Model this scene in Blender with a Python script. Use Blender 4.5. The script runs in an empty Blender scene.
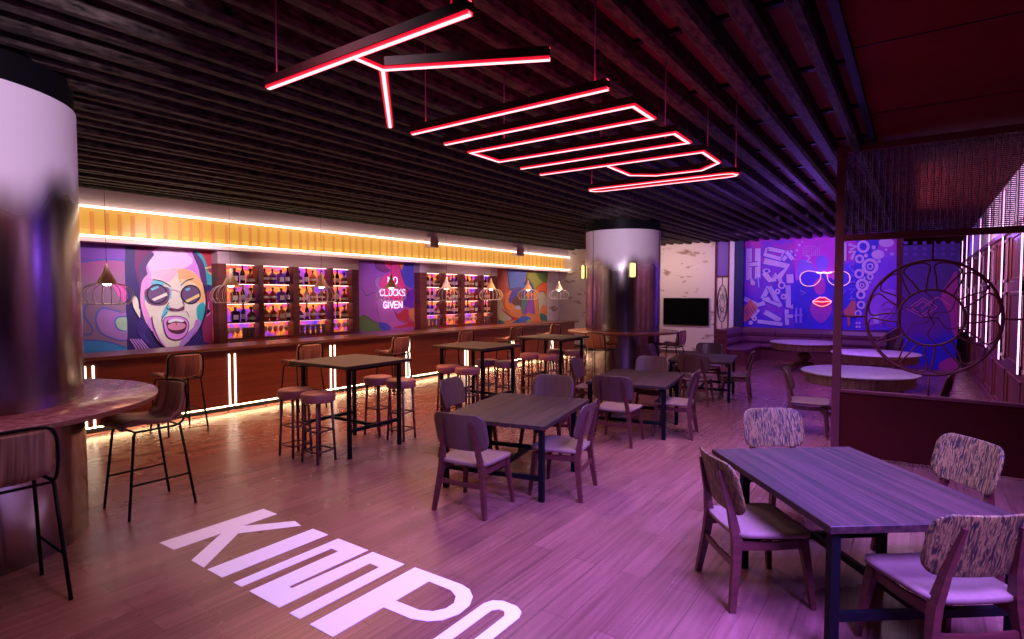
import bpy, math, random
from mathutils import Vector, Matrix
PI = math.pi
SC = bpy.context.scene
COL = SC.collection
random.seed(7)

# ------------------------------------------------------------------ camera
F_PX, PCX, PCY, HYE = 570.0, 512.0, 319.5, 2.0
PITCH = math.atan((PCY - 295.0) / F_PX)
YAW = math.atan((918.0 - PCX) / F_PX * math.cos(PITCH))
cam_d = bpy.data.cameras.new('camera')
cam_d.sensor_width = 36.0
cam_d.lens = F_PX / 1024.0 * 36.0
cam_d.clip_start = 0.05
cam_d.clip_end = 200
cam = bpy.data.objects.new('camera', cam_d)
COL.objects.link(cam)
cam.location = (0, 0, HYE)
cam.rotation_euler = (PI / 2 - PITCH, 0, YAW - PI / 2)
SC.camera = cam

# ------------------------------------------------------------------ colour management, world
SC.view_settings.view_transform = 'Standard'
SC.view_settings.look = 'None'
SC.view_settings.gamma = 1.0
SC.view_settings.use_curve_mapping = False
SC.view_settings.exposure = 0.0
SC.cycles.use_denoising = True
SC.cycles.max_bounces = 6
SC.cycles.sample_clamp_indirect = 2.0
SC.cycles.use_light_tree = True
SC.cycles.denoising_prefilter = 'ACCURATE'
world = bpy.data.worlds.new('world')
SC.world = world
world.use_nodes = True
world.node_tree.nodes['Background'].inputs[0].default_value = (0.5, 0.3, 0.6, 1)
world.node_tree.nodes['Background'].inputs[1].default_value = 0.02


# ------------------------------------------------------------------ lamps of the room, and unseen fill lights added to brighten parts
def area(name, loc, target, size, power, col, size_y=None, spread=180):
    d = bpy.data.lights.new(name, 'AREA')
    d.energy = power
    d.color = col
    d.shape = 'RECTANGLE'
    d.size = size
    d.size_y = size_y or size
    d.spread = math.radians(spread)
    o = bpy.data.objects.new(name, d)
    COL.objects.link(o)
    o.location = loc
    v = Vector(target) - Vector(loc)
    o.rotation_euler = v.to_track_quat('-Z', 'Y').to_euler()
    return o


def spot(name, loc, target, power, col, angle=60, blend=0.6, r=0.1):
    d = bpy.data.lights.new(name, 'SPOT')
    d.energy = power
    d.color = col
    d.spot_size = math.radians(angle)
    d.spot_blend = blend
    d.shadow_soft_size = r
    o = bpy.data.objects.new(name, d)
    COL.objects.link(o)
    o.location = loc
    v = Vector(target) - Vector(loc)
    o.rotation_euler = v.to_track_quat('-Z', 'Y').to_euler()
    return o


spot('violet_downlight', (4.6, 0.0, 3.6), (4.8, 0.3, 0), 1050, (0.27, 0.15, 1.0), 104, 0.9, 0.5)
spot('violet_downlight', (2.2, -1.2, 3.3), (3.8, 0.5, 0), 3100, (0.27, 0.15, 1.0), 92, 0.8, 0.8)
spot('violet_downlight', (6.6, 0.9, 3.6), (6.6, 0.9, 0), 520, (0.30, 0.24, 1.0), 110, 0.9, 0.35)
spot('rose_downlight', (1.5, 2.2, 3.6), (2.1, 2.9, 0), 175, (0.92, 0.78, 1.0), 100, 0.9, 0.35)
spot('rose_downlight', (3.4, 3.9, 3.6), (3.4, 3.7, 0), 125, (1.0, 0.62, 0.76), 105, 0.9, 0.35)
spot('rose_downlight', (5.4, 3.9, 3.6), (5.2, 3.4, 0), 230, (0.92, 0.74, 1.0), 105, 0.9, 0.35)
spot('rose_downlight', (4.4, 0.7, 3.6), (4.4, 1.0, 0), 330, (0.46, 0.34, 1.0), 100, 0.9, 0.35)
spot('warm_downlight', (1.2, 4.2, 3.6), (1.6, 4.2, 0), 50, (1.0, 0.20, 0.36), 110, 0.9, 0.35)
area('purple_area_light', (7.6, 2.2, 3.6), (8.0, 2.6, 0), 1.6, 80, (0.80, 0.50, 1.0), spread=130)
area('far_purple_area_light', (13.5, 1.8, 3.6), (14.5, 1.8, 0), 2.0, 140, (0.42, 0.16, 1.0), spread=130)
spot('violet_downlight', (9.6, 0.3, 3.7), (9.6, 0.5, 0), 260, (0.40, 0.22, 1.0), 100, 0.9, 0.3)
area('bar_area_light', (6.5, 7.6, 3.6), (6.5, 7.4, 0), 5.0, 150, (1.0, 0.42, 0.20), size_y=1.0, spread=130)
area('bar_end_area_light', (13.0, 8.6, 3.6), (13.0, 8.6, 0), 4.0, 130, (1.0, 0.46, 0.26), size_y=1.0, spread=130)
area('plaster_wall_light', (17.6, 6.8, 3.5), (19.3, 6.8, 1.9), 2.4, 42, (1.0, 0.72, 0.66), size_y=0.4)
area('blue_corner_light', (16.6, 2.6, 3.5), (19.5, 2.6, 2.2), 3.6, 92, (0.42, 0.17, 1.0), size_y=0.4)
area('corridor_blue_light', (20.5, -0.3, 3.6), (19.0, -0.6, 1.2), 0.6, 14, (0.2, 0.1, 1.0))
area('panel_violet_light', (17.0, -0.2, 3.5), (18.9, -0.2, 1.6), 0.8, 3, (0.42, 0.12, 1.0))
area('added_purple_ceiling_fill', (12.0, 1.8, 2.75), (11.4, 1.8, 3.8), 0.5, 26, (0.28, 0.10, 1.0), spread=160)  # unseen light added in mid-air for the blue glow on the ceiling
spot('added_column_fill', (1.4, 1.6, 3.3), (1.0, 5.6, 3.2), 420, (0.95, 0.72, 1.0), 44, 0.7)  # unseen spot added to brighten the painted pale band
spot('added_far_column_fill', (9.2, 4.4, 3.25), (12.6, 5.7, 3.3), 230, (0.95, 0.74, 1.0), 44, 0.7)  # unseen, added to lift the far column's painted band
spot('face_mural_spot', (5.0, 8.9, 3.3), (5.05, 11.5, 2.3), 310, (1.0, 0.80, 0.98), 60, 0.8)
spot('left_mural_spot', (3.6, 9.2, 3.3), (3.8, 11.5, 2.0), 100, (1.0, 0.75, 0.95), 60, 0.8)
spot('slogan_mural_spot', (10.6, 9.0, 3.3), (10.6, 11.5, 1.9), 190, (0.85, 0.6, 1.0), 66, 0.8)
spot('end_mural_spot', (16.8, 8.9, 3.3), (16.9, 11.5, 1.9), 260, (1.0, 0.72, 0.68), 70, 0.8)
spot('added_shelf_fill', (7.7, 9.0, 2.6), (7.7, 11.3, 2.4), 60, (1.0, 0.62, 0.62), 75, 0.9)  # unseen fill added to brighten the fascia of the shelves
spot('added_shelf_fill', (13.4, 9.0, 2.6), (13.4, 11.3, 2.4), 60, (1.0, 0.62, 0.62), 75, 0.9)  # same added fill for the second shelf unit
area('wood_wall_light', (12.5, 0.2, 3.5), (12.5, -1.2, 3.1), 5.0, 75, (0.92, 0.52, 0.85), size_y=0.3)


# ------------------------------------------------------------------ materials
def _new(name):
    m = bpy.data.materials.new(name)
    m.use_nodes = True
    nt = m.node_tree
    return m, nt, nt.nodes['Principled BSDF']


def c4(c):
    return (c[0], c[1], c[2], 1.0)


def mat(name, col, rough=0.5, metal=0.0, emit=None, es=0.0, noise=0.0, nscale=(8, 8, 8), bump=0.0, bscale=None, coat=0.0):
    m, nt, b = _new(name)
    b.inputs['Base Color'].default_value = c4(col)
    b.inputs['Roughness'].default_value = rough
    b.inputs['Metallic'].default_value = metal
    b.inputs['Coat Weight'].default_value = coat
    if emit:
        b.inputs['Emission Color'].default_value = c4(emit)
        b.inputs['Emission Strength'].default_value = es
    if noise or bump:
        tc = nt.nodes.new('ShaderNodeTexCoord')
        mp = nt.nodes.new('ShaderNodeMapping')
        mp.inputs['Scale'].default_value = nscale
        nt.links.new(tc.outputs['Object'], mp.inputs[0])
        nz = nt.nodes.new('ShaderNodeTexNoise')
        nz.inputs['Scale'].default_value = 1.0
        nz.inputs['Detail'].default_value = 6
        nt.links.new(mp.outputs[0], nz.inputs['Vector'])
        if noise:
            cr = nt.nodes.new('ShaderNodeValToRGB')
            cr.color_ramp.elements[0].position = 0.3
            cr.color_ramp.elements[1].position = 0.7
            cr.color_ramp.elements[0].color = c4([x * (1 - noise) for x in col])
            cr.color_ramp.elements[1].color = c4([min(1, x * (1 + noise)) for x in col])
            nt.links.new(nz.outputs['Fac'], cr.inputs[0])
            nt.links.new(cr.outputs[0], b.inputs['Base Color'])
        if bump:
            bp = nt.nodes.new('ShaderNodeBump')
            bp.inputs['Strength'].default_value = bump
            bp.inputs['Distance'].default_value = 0.02
            nt.links.new(nz.outputs['Fac'], bp.inputs['Height'])
            nt.links.new(bp.outputs[0], b.inputs['Normal'])
    return m


def ramp_mat(name, stops, scale, rough=0.5, metal=0.0, bump=0.0, detail=8, dist=0.0, coat=0.0):
    """noise, stretched by scale, through a colour ramp"""
    m, nt, b = _new(name)
    tc = nt.nodes.new('ShaderNodeTexCoord')
    mp = nt.nodes.new('ShaderNodeMapping')
    mp.inputs['Scale'].default_value = scale
    nz = nt.nodes.new('ShaderNodeTexNoise')
    nz.inputs['Scale'].default_value = 1
    nz.inputs['Detail'].default_value = detail
    nz.inputs['Distortion'].default_value = dist
    cr = nt.nodes.new('ShaderNodeValToRGB')
    e = cr.color_ramp.elements
    while len(e) < len(stops):
        e.new(0.5)
    for k, (p, c) in enumerate(stops):
        e[k].position = p
        e[k].color = c4(c)
    nt.links.new(tc.outputs['Object'], mp.inputs[0])
    nt.links.new(mp.outputs[0], nz.inputs['Vector'])
    nt.links.new(nz.outputs['Fac'], cr.inputs[0])
    nt.links.new(cr.outputs[0], b.inputs['Base Color'])
    b.inputs['Roughness'].default_value = rough
    b.inputs['Metallic'].default_value = metal
    b.inputs['Coat Weight'].default_value = coat
    if bump:
        bp = nt.nodes.new('ShaderNodeBump')
        bp.inputs['Strength'].default_value = bump
        bp.inputs['Distance'].default_value = 0.02
        nt.links.new(nz.outputs['Fac'], bp.inputs['Height'])
        nt.links.new(bp.outputs[0], b.inputs['Normal'])
    return m


def floor_mat():
    m, nt, b = _new('floor_planks')
    N = nt.nodes.new
    tc = N('ShaderNodeTexCoord')
    br = N('ShaderNodeTexBrick')
    br.inputs['Scale'].default_value = 1
    br.inputs['Brick Width'].default_value = 1.5
    br.inputs['Row Height'].default_value = 0.19
    br.inputs['Mortar Size'].default_value = 0.0035
    br.inputs['Color1'].default_value = (0.185, 0.070, 0.060, 1)
    br.inputs['Color2'].default_value = (0.245, 0.098, 0.085, 1)
    br.inputs['Mortar'].default_value = (0.13, 0.052, 0.045, 1)
    nt.links.new(tc.outputs['Object'], br.inputs['Vector'])
    mp = N('ShaderNodeMapping')
    mp.inputs['Scale'].default_value = (1.1, 26, 1)
    nz = N('ShaderNodeTexNoise')
    nz.inputs['Scale'].default_value = 1.2
    nz.inputs['Detail'].default_value = 8
    nz.inputs['Distortion'].default_value = 0.5
    nt.links.new(tc.outputs['Object'], mp.inputs[0])
    nt.links.new(mp.outputs[0], nz.inputs['Vector'])
    cr = N('ShaderNodeValToRGB')
    cr.color_ramp.elements[0].position = 0.32
    cr.color_ramp.elements[0].color = (0.78, 0.74, 0.74, 1)
    cr.color_ramp.elements[1].position = 0.68
    cr.color_ramp.elements[1].color = (1.22, 1.2, 1.2, 1)
    nt.links.new(nz.outputs['Fac'], cr.inputs[0])
    mx = N('ShaderNodeMixRGB')
    mx.blend_type = 'MULTIPLY'
    mx.inputs[0].default_value = 1
    nt.links.new(br.outputs['Color'], mx.inputs[1])
    nt.links.new(cr.outputs[0], mx.inputs[2])
    nt.links.new(mx.outputs[0], b.inputs['Base Color'])
    n2 = N('ShaderNodeTexNoise')
    n2.inputs['Scale'].default_value = 1.1
    n2.inputs['Detail'].default_value = 4
    nt.links.new(tc.outputs['Object'], n2.inputs['Vector'])
    mr = N('ShaderNodeMapRange')
    mr.inputs[1].default_value = 0.35
    mr.inputs[2].default_value = 0.65
    mr.inputs[3].default_value = 0.25
    mr.inputs[4].default_value = 0.29
    nt.links.new(n2.outputs['Fac'], mr.inputs[0])
    nt.links.new(mr.outputs[0], b.inputs['Roughness'])
    b.inputs['Specular IOR Level'].default_value = 0.6
    bp = N('ShaderNodeBump')
    bp.inputs['Strength'].default_value = 0.01
    bp.inputs['Distance'].default_value = 0.002
    return m


def plaster_mat(name, base, spot_c, lo=0.62):
    m, nt, b = _new(name)
    N = nt.nodes.new
    tc = N('ShaderNodeTexCoord')
    mp = N('ShaderNodeMapping')
    mp.inputs['Scale'].default_value = (1.0, 1.0, 2.2)
    nt.links.new(tc.outputs['Object'], mp.inputs[0])
    nz = N('ShaderNodeTexNoise')
    nz.inputs['Scale'].default_value = 1.5
    nz.inputs['Detail'].default_value = 12
    nz.inputs['Roughness'].default_value = 0.68
    nt.links.new(mp.outputs[0], nz.inputs['Vector'])
    cr = N('ShaderNodeValToRGB')
    cr.color_ramp.elements[0].position = lo - 0.03
    cr.color_ramp.elements[0].color = c4(base)
    cr.color_ramp.elements[1].position = lo + 0.02
    cr.color_ramp.elements[1].color = c4(spot_c)
    nt.links.new(nz.outputs['Fac'], cr.inputs[0])
    nt.links.new(cr.outputs[0], b.inputs['Base Color'])
    b.inputs['Roughness'].default_value = 0.8
    bp = N('ShaderNodeBump')
    bp.inputs['Strength'].default_value = 0.3
    bp.inputs['Distance'].default_value = 0.02
    nt.links.new(nz.outputs['Fac'], bp.inputs['Height'])
    nt.links.new(bp.outputs[0], b.inputs['Normal'])
    return m


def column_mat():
    """polished metal with a lavender reflection painted into the upper part, fading downwards"""
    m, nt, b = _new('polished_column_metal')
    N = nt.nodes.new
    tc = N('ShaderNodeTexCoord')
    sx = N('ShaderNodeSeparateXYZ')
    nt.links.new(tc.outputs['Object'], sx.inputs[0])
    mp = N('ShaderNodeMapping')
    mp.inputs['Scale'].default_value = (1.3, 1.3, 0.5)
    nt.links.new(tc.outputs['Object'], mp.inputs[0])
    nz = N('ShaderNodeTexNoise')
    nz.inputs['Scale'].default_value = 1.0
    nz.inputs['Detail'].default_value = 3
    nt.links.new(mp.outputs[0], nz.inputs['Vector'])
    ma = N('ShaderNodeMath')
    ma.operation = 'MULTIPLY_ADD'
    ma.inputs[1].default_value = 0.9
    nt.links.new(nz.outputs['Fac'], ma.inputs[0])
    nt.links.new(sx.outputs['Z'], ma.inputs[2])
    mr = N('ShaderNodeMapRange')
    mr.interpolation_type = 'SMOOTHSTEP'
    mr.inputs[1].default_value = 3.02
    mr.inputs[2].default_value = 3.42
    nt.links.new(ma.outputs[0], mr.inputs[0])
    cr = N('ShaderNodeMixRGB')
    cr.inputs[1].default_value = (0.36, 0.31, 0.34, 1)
    cr.inputs[2].default_value = (0.80, 0.70, 0.80, 1)  # pale lavender stands for a reflection, mixed in by height
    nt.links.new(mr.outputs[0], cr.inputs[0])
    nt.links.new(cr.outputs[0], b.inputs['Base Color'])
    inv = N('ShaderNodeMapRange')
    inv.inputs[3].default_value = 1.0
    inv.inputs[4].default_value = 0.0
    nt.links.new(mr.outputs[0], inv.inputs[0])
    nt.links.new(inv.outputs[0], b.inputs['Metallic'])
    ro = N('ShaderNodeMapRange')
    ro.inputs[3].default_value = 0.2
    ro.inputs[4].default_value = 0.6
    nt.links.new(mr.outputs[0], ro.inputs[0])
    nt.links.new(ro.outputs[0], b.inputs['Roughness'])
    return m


def gradient_mat(name, stops, axis='Z', lo=0.0, hi=1.0, rough=0.5, wob=0.15, wscale=1.2):
    """a painted blend of colours along one axis, wobbling like spray paint"""
    m, nt, b = _new(name)
    N = nt.nodes.new
    tc = N('ShaderNodeTexCoord')
    sx = N('ShaderNodeSeparateXYZ')
    nt.links.new(tc.outputs['Object'], sx.inputs[0])
    nz = N('ShaderNodeTexNoise')
    nz.inputs['Scale'].default_value = wscale
    nz.inputs['Detail'].default_value = 3
    nt.links.new(tc.outputs['Object'], nz.inputs['Vector'])
    mr = N('ShaderNodeMapRange')
    mr.inputs[1].default_value = lo
    mr.inputs[2].default_value = hi
    nt.links.new(sx.outputs[axis], mr.inputs[0])
    ma = N('ShaderNodeMath')
    ma.operation = 'MULTIPLY_ADD'
    ma.inputs[1].default_value = wob * 4
    nt.links.new(nz.outputs['Fac'], ma.inputs[0])
    nt.links.new(mr.outputs[0], ma.inputs[2])
    su = N('ShaderNodeMath')
    su.operation = 'SUBTRACT'
    su.inputs[1].default_value = wob * 2
    nt.links.new(ma.outputs[0], su.inputs[0])
    cr = N('ShaderNodeValToRGB')
    e = cr.color_ramp.elements
    while len(e) < len(stops):
        e.new(0.5)
    for k, (p, c) in enumerate(stops):
        e[k].position = p
        e[k].color = c4(c)
    nt.links.new(su.outputs[0], cr.inputs[0])
    nt.links.new(cr.outputs[0], b.inputs['Base Color'])
    b.inputs['Roughness'].default_value = rough
    return m


def backlit_mat(name):
    """backlit patchwork panel behind the bottles"""
    m, nt, b = _new(name)
    N = nt.nodes.new
    tc = N('ShaderNodeTexCoord')
    mp = N('ShaderNodeMapping')
    mp.inputs['Scale'].default_value = (2.2, 1, 2.6)
    nt.links.new(tc.outputs['Object'], mp.inputs[0])
    nz = N('ShaderNodeTexNoise')
    nz.inputs['Scale'].default_value = 1.0
    nz.inputs['Detail'].default_value = 1
    nz.inputs['Distortion'].default_value = 0.6
    nt.links.new(mp.outputs[0], nz.inputs['Vector'])
    cr = N('ShaderNodeValToRGB')
    cr.color_ramp.interpolation = 'EASE'
    e = cr.color_ramp.elements
    st = [(0.30, (0.10, 0.03, 0.75)), (0.40, (0.45, 0.08, 0.75)), (0.47, (0.95, 0.10, 0.10)), (0.53, (1.0, 0.42, 0.06)),
          (0.60, (1.0, 0.16, 0.08)), (0.70, (0.6, 0.12, 0.6))]
    while len(e) < len(st):
        e.new(0.5)
    for k, (p, c) in enumerate(st):
        e[k].position = p
        e[k].color = c4(c)
    nt.links.new(nz.outputs['Fac'], cr.inputs[0])
    nt.links.new(cr.outputs[0], b.inputs['Base Color'])
    nt.links.new(cr.outputs[0], b.inputs['Emission Color'])
    b.inputs['Emission Strength'].default_value = 0.7
    return m


M = {}
M['floor'] = floor_mat()
M['ceil_deck'] = mat('ceiling_deck_paint', (0.12, 0.02, 0.022), 0.8)
M['ceil_rib'] = mat('ceiling_rib_metal', (0.036, 0.027, 0.022), 0.6, 0.1, noise=1.0, nscale=(9, 26, 26), bump=0.5)
M['soffit'] = mat('soffit_paint', (0.11, 0.004, 0.005), 0.9, noise=0.2, nscale=(2, 2, 2))
M['mauve'] = mat('mauve_paint', (0.60, 0.42, 0.45), 0.7)
M['dark_room'] = mat('dark_wall_paint', (0.10, 0.05, 0.06), 0.8)
M['plaster'] = plaster_mat('worn_plaster', (0.68, 0.56, 0.52), (0.34, 0.21, 0.16), 0.60)
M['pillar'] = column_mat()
M['black'] = mat('black_metal', (0.004, 0.004, 0.006), 0.5, 0.0)
M['dkred'] = mat('dark_red_housing', (0.045, 0.003, 0.005), 0.5)
M['led_red'] = mat('red_neon', (0.8, 0.1, 0.1), 0.5, emit=(1, 0.42, 0.46), es=2.6)
M['glow_red'] = mat('red_glow_edge', (0.8, 0.02, 0.05), 0.5, emit=(1, 0.01, 0.04), es=0.9)
M['added_halo'] = mat('added_red_halo_strip', (0.8, 0.1, 0.1), 0.5, emit=(1, 0.03, 0.06), es=10.0)
M['led_warm'] = mat('warm_led', (1, 0.9, 0.7), 0.5, emit=(1, 0.86, 0.66), es=5.0)
M['led_toe'] = mat('toe_kick_led', (1, 0.9, 0.7), 0.5, emit=(1, 0.66, 0.34), es=34.0)
M['led_bar'] = mat('bar_front_led', (1, 0.95, 0.8), 0.5, emit=(1, 0.86, 0.66), es=4.0)
M['led_shelf'] = mat('shelf_led', (1, 0.9, 0.8), 0.5, emit=(1, 0.75, 0.66), es=4.5)
M['led_pink'] = mat('pink_led', (1, 0.6, 0.9), 0.5, emit=(1, 0.42, 0.86), es=3.2)
M['led_yellow'] = mat('yellow_lamp', (1, 0.9, 0.3), 0.5, emit=(1, 0.85, 0.22), es=1.6)
M['neon_white'] = mat('white_neon', (1, 0.8, 1), 0.5, emit=(1, 0.62, 0.95), es=1.8)
M['neon_gold'] = mat('gold_neon', (1, 0.7, 0.6), 0.5, emit=(1, 0.42, 0.42), es=1.0)
M['neon_lip'] = mat('pink_neon', (1, 0.3, 0.3), 0.5, emit=(1, 0.20, 0.26), es=2.4)
M['amber'] = mat('amber_acrylic', (0.20, 0.10, 0.02), 0.4, emit=(1.0, 0.47, 0.07), es=0.66)
M['amber_low'] = mat('amber_acrylic_lower', (0.20, 0.11, 0.02), 0.4, emit=(1.0, 0.52, 0.08), es=0.82)
M['amber_slat'] = mat('amber_slat', (0.30, 0.11, 0.03), 0.5, emit=(0.95, 0.33, 0.06), es=0.52)
M['bar_wood'] = ramp_mat('red_brown_veneer', [(0.3, (0.14, 0.032, 0.018)), (0.7, (0.25, 0.065, 0.035))], (0.6, 0.6, 22), 0.35, coat=0.2)
M['bar_top'] = ramp_mat('bar_top_wood', [(0.3, (0.13, 0.035, 0.022)), (0.7, (0.22, 0.065, 0.04))], (1.2, 14, 14), 0.3, coat=0.2)
M['ledge'] = ramp_mat('speckled_ledge_top', [(0.35, (0.34, 0.12, 0.14)), (0.65, (0.62, 0.36, 0.42))], (14, 14, 14), 0.25, coat=0.3)
M['ledge_tan'] = ramp_mat('brown_ledge_top', [(0.3, (0.24, 0.08, 0.04)), (0.7, (0.42, 0.17, 0.09))], (3, 3, 3), 0.35, coat=0.2)
M['ledge_edge'] = ramp_mat('ledge_edge_wood', [(0.3, (0.20, 0.06, 0.04)), (0.7, (0.34, 0.12, 0.07))], (4, 4, 30), 0.4)
M['shelf'] = ramp_mat('shelf_wood', [(0.3, (0.13, 0.028, 0.022)), (0.7, (0.22, 0.05, 0.04))], (2, 2, 20), 0.45)
M['chair_wood'] = ramp_mat('chair_walnut', [(0.3, (0.055, 0.010, 0.009)), (0.7, (0.105, 0.020, 0.017))], (5, 5, 40), 0.45)
M['chair_back'] = ramp_mat('plywood_back', [(0.3, (0.062, 0.027, 0.022)), (0.7, (0.098, 0.044, 0.036))], (3, 30, 3), 0.42, coat=0.1)
M['straw'] = ramp_mat('pressed_straw_back', [(0.36, (0.010, 0.007, 0.008)), (0.46, (0.08, 0.045, 0.014)), (0.55, (0.27, 0.17, 0.045)), (0.66, (0.045, 0.025, 0.012))], (14, 75, 13), 0.5, bump=0.6, detail=4, dist=0.9)
M['seat'] = mat('pale_lilac_upholstery', (0.20, 0.11, 0.085), 0.8, noise=0.06, nscale=(30, 30, 30), bump=0.1)
M['stool_pad'] = mat('brick_red_leather', (0.34, 0.12, 0.11), 0.45, noise=0.1)
M['stool_leg'] = mat('red_brown_metal', (0.11, 0.035, 0.035), 0.4, 0.4)
M['ribbed'] = ramp_mat('channelled_upholstery', [(0.35, (0.20, 0.08, 0.065)), (0.65, (0.42, 0.20, 0.16))], (1.5, 34, 1.5), 0.5, bump=0.5, detail=1)
M['ribbed_tan'] = ramp_mat('tan_channelled_upholstery', [(0.35, (0.40, 0.14, 0.05)), (0.65, (0.62, 0.27, 0.10))], (1.5, 34, 1.5), 0.5, bump=0.5, detail=1)
M['grained'] = ramp_mat('grained_table_wood', [(0.34, (0.016, 0.005, 0.005)), (0.5, (0.034, 0.011, 0.011)), (0.66, (0.062, 0.021, 0.021))], (0.8, 30, 18), 0.5, bump=0.15)
M['round_top'] = ramp_mat('pale_round_top', [(0.3, (0.40, 0.33, 0.38)), (0.7, (0.52, 0.44, 0.50))], (2, 26, 3), 0.4, coat=0.1)
M['apron'] = ramp_mat('round_table_apron', [(0.3, (0.14, 0.07, 0.05)), (0.7, (0.36, 0.21, 0.15))], (22, 22, 1), 0.5)
M['bench'] = mat('plum_leather', (0.14, 0.035, 0.085), 0.38, noise=0.12, nscale=(3, 3, 3), coat=0.2)
M['bench_base'] = ramp_mat('bench_base_wood', [(0.3, (0.10, 0.025, 0.03)), (0.7, (0.18, 0.05, 0.05))], (2, 2, 20), 0.35)
M['screen_frame'] = mat('oxblood_steel', (0.13, 0.032, 0.036), 0.5, 0.2)
M['screen_panel'] = mat('oxblood_panel', (0.048, 0.0035, 0.002), 0.8, noise=0.12, nscale=(2, 2, 2))
M['mesh_wire'] = mat('woven_metal', (0.02, 0.012, 0.02), 0.5, 0.2)
M['mesh_rod'] = mat('woven_upright', (0.30, 0.20, 0.34), 0.4, 0.3)
M['wall_wood'] = ramp_mat('carved_wall_wood', [(0.3, (0.15, 0.036, 0.024)), (0.7, (0.28, 0.075, 0.048))], (3, 3, 0.7), 0.4, bump=0.2, coat=0.15)
M['lilac_plaster'] = mat('lilac_plaster', (0.75, 0.66, 0.78), 0.8, noise=0.05)
M['tv'] = mat('tv_glass', (0.002, 0.002, 0.002), 0.9)
M['tv_frame'] = mat('tv_frame', (0.01, 0.01, 0.012), 0.5)
M['tv'].node_tree.nodes['Principled BSDF'].inputs['Specular IOR Level'].default_value = 0.05
M['gold'] = mat('brass', (0.95, 0.60, 0.34), 0.5, 0.15)
M['wire'] = mat('pale_wire', (0.85, 0.75, 0.70), 0.5, 0.1, emit=(1, 0.8, 0.6), es=0.0)
M['bulb'] = mat('pendant_bulb', (1, 0.9, 0.8), 0.5, emit=(1, 0.85, 0.7), es=25.0)
M['cable'] = mat('suspension_cable', (0.30, 0.08, 0.36), 0.5)
M['letter'] = mat('white_floor_vinyl', (0.92, 0.86, 0.95), 0.55)
M['glass_dark'] = mat('dark_bottle_glass', (0.02, 0.008, 0.012), 0.12, coat=0.5)
M['glass_red'] = mat('red_bottle_glass', (0.32, 0.03, 0.02), 0.12, coat=0.5)
M['glass_amber'] = mat('amber_bottle_glass', (0.50, 0.13, 0.02), 0.12, coat=0.5)
M['glass_violet'] = mat('violet_bottle_glass', (0.10, 0.03, 0.22), 0.12, coat=0.5)
M['glass_brown'] = mat('brown_bottle_glass', (0.13, 0.035, 0.015), 0.12, coat=0.5)
M['tumbler'] = mat('drinking_glass', (0.72, 0.45, 0.40), 0.15, coat=0.5)
M['tumbler_dark'] = mat('cut_glass', (0.20, 0.14, 0.16), 0.15, coat=0.5)
M['cap'] = mat('bottle_cap', (0.05, 0.02, 0.02), 0.4)
M['tag'] = mat('bottle_label', (0.75, 0.62, 0.55), 0.6)
M['backlit'] = backlit_mat('backlit_shelf_panel')


for _n in ('screen_panel', 'soffit', 'ceil_deck', 'ceil_rib', 'screen_frame', 'black'):
    M[_n].node_tree.nodes['Principled BSDF'].inputs['Specular IOR Level'].default_value = 0.12


def paint(name, c, rough=0.55):
    k = 'paint_' + name
    if k not in M:
        M[k] = mat('paint_' + name, c, rough, noise=0.08, nscale=(3, 3, 3))
    return M[k]


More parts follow.
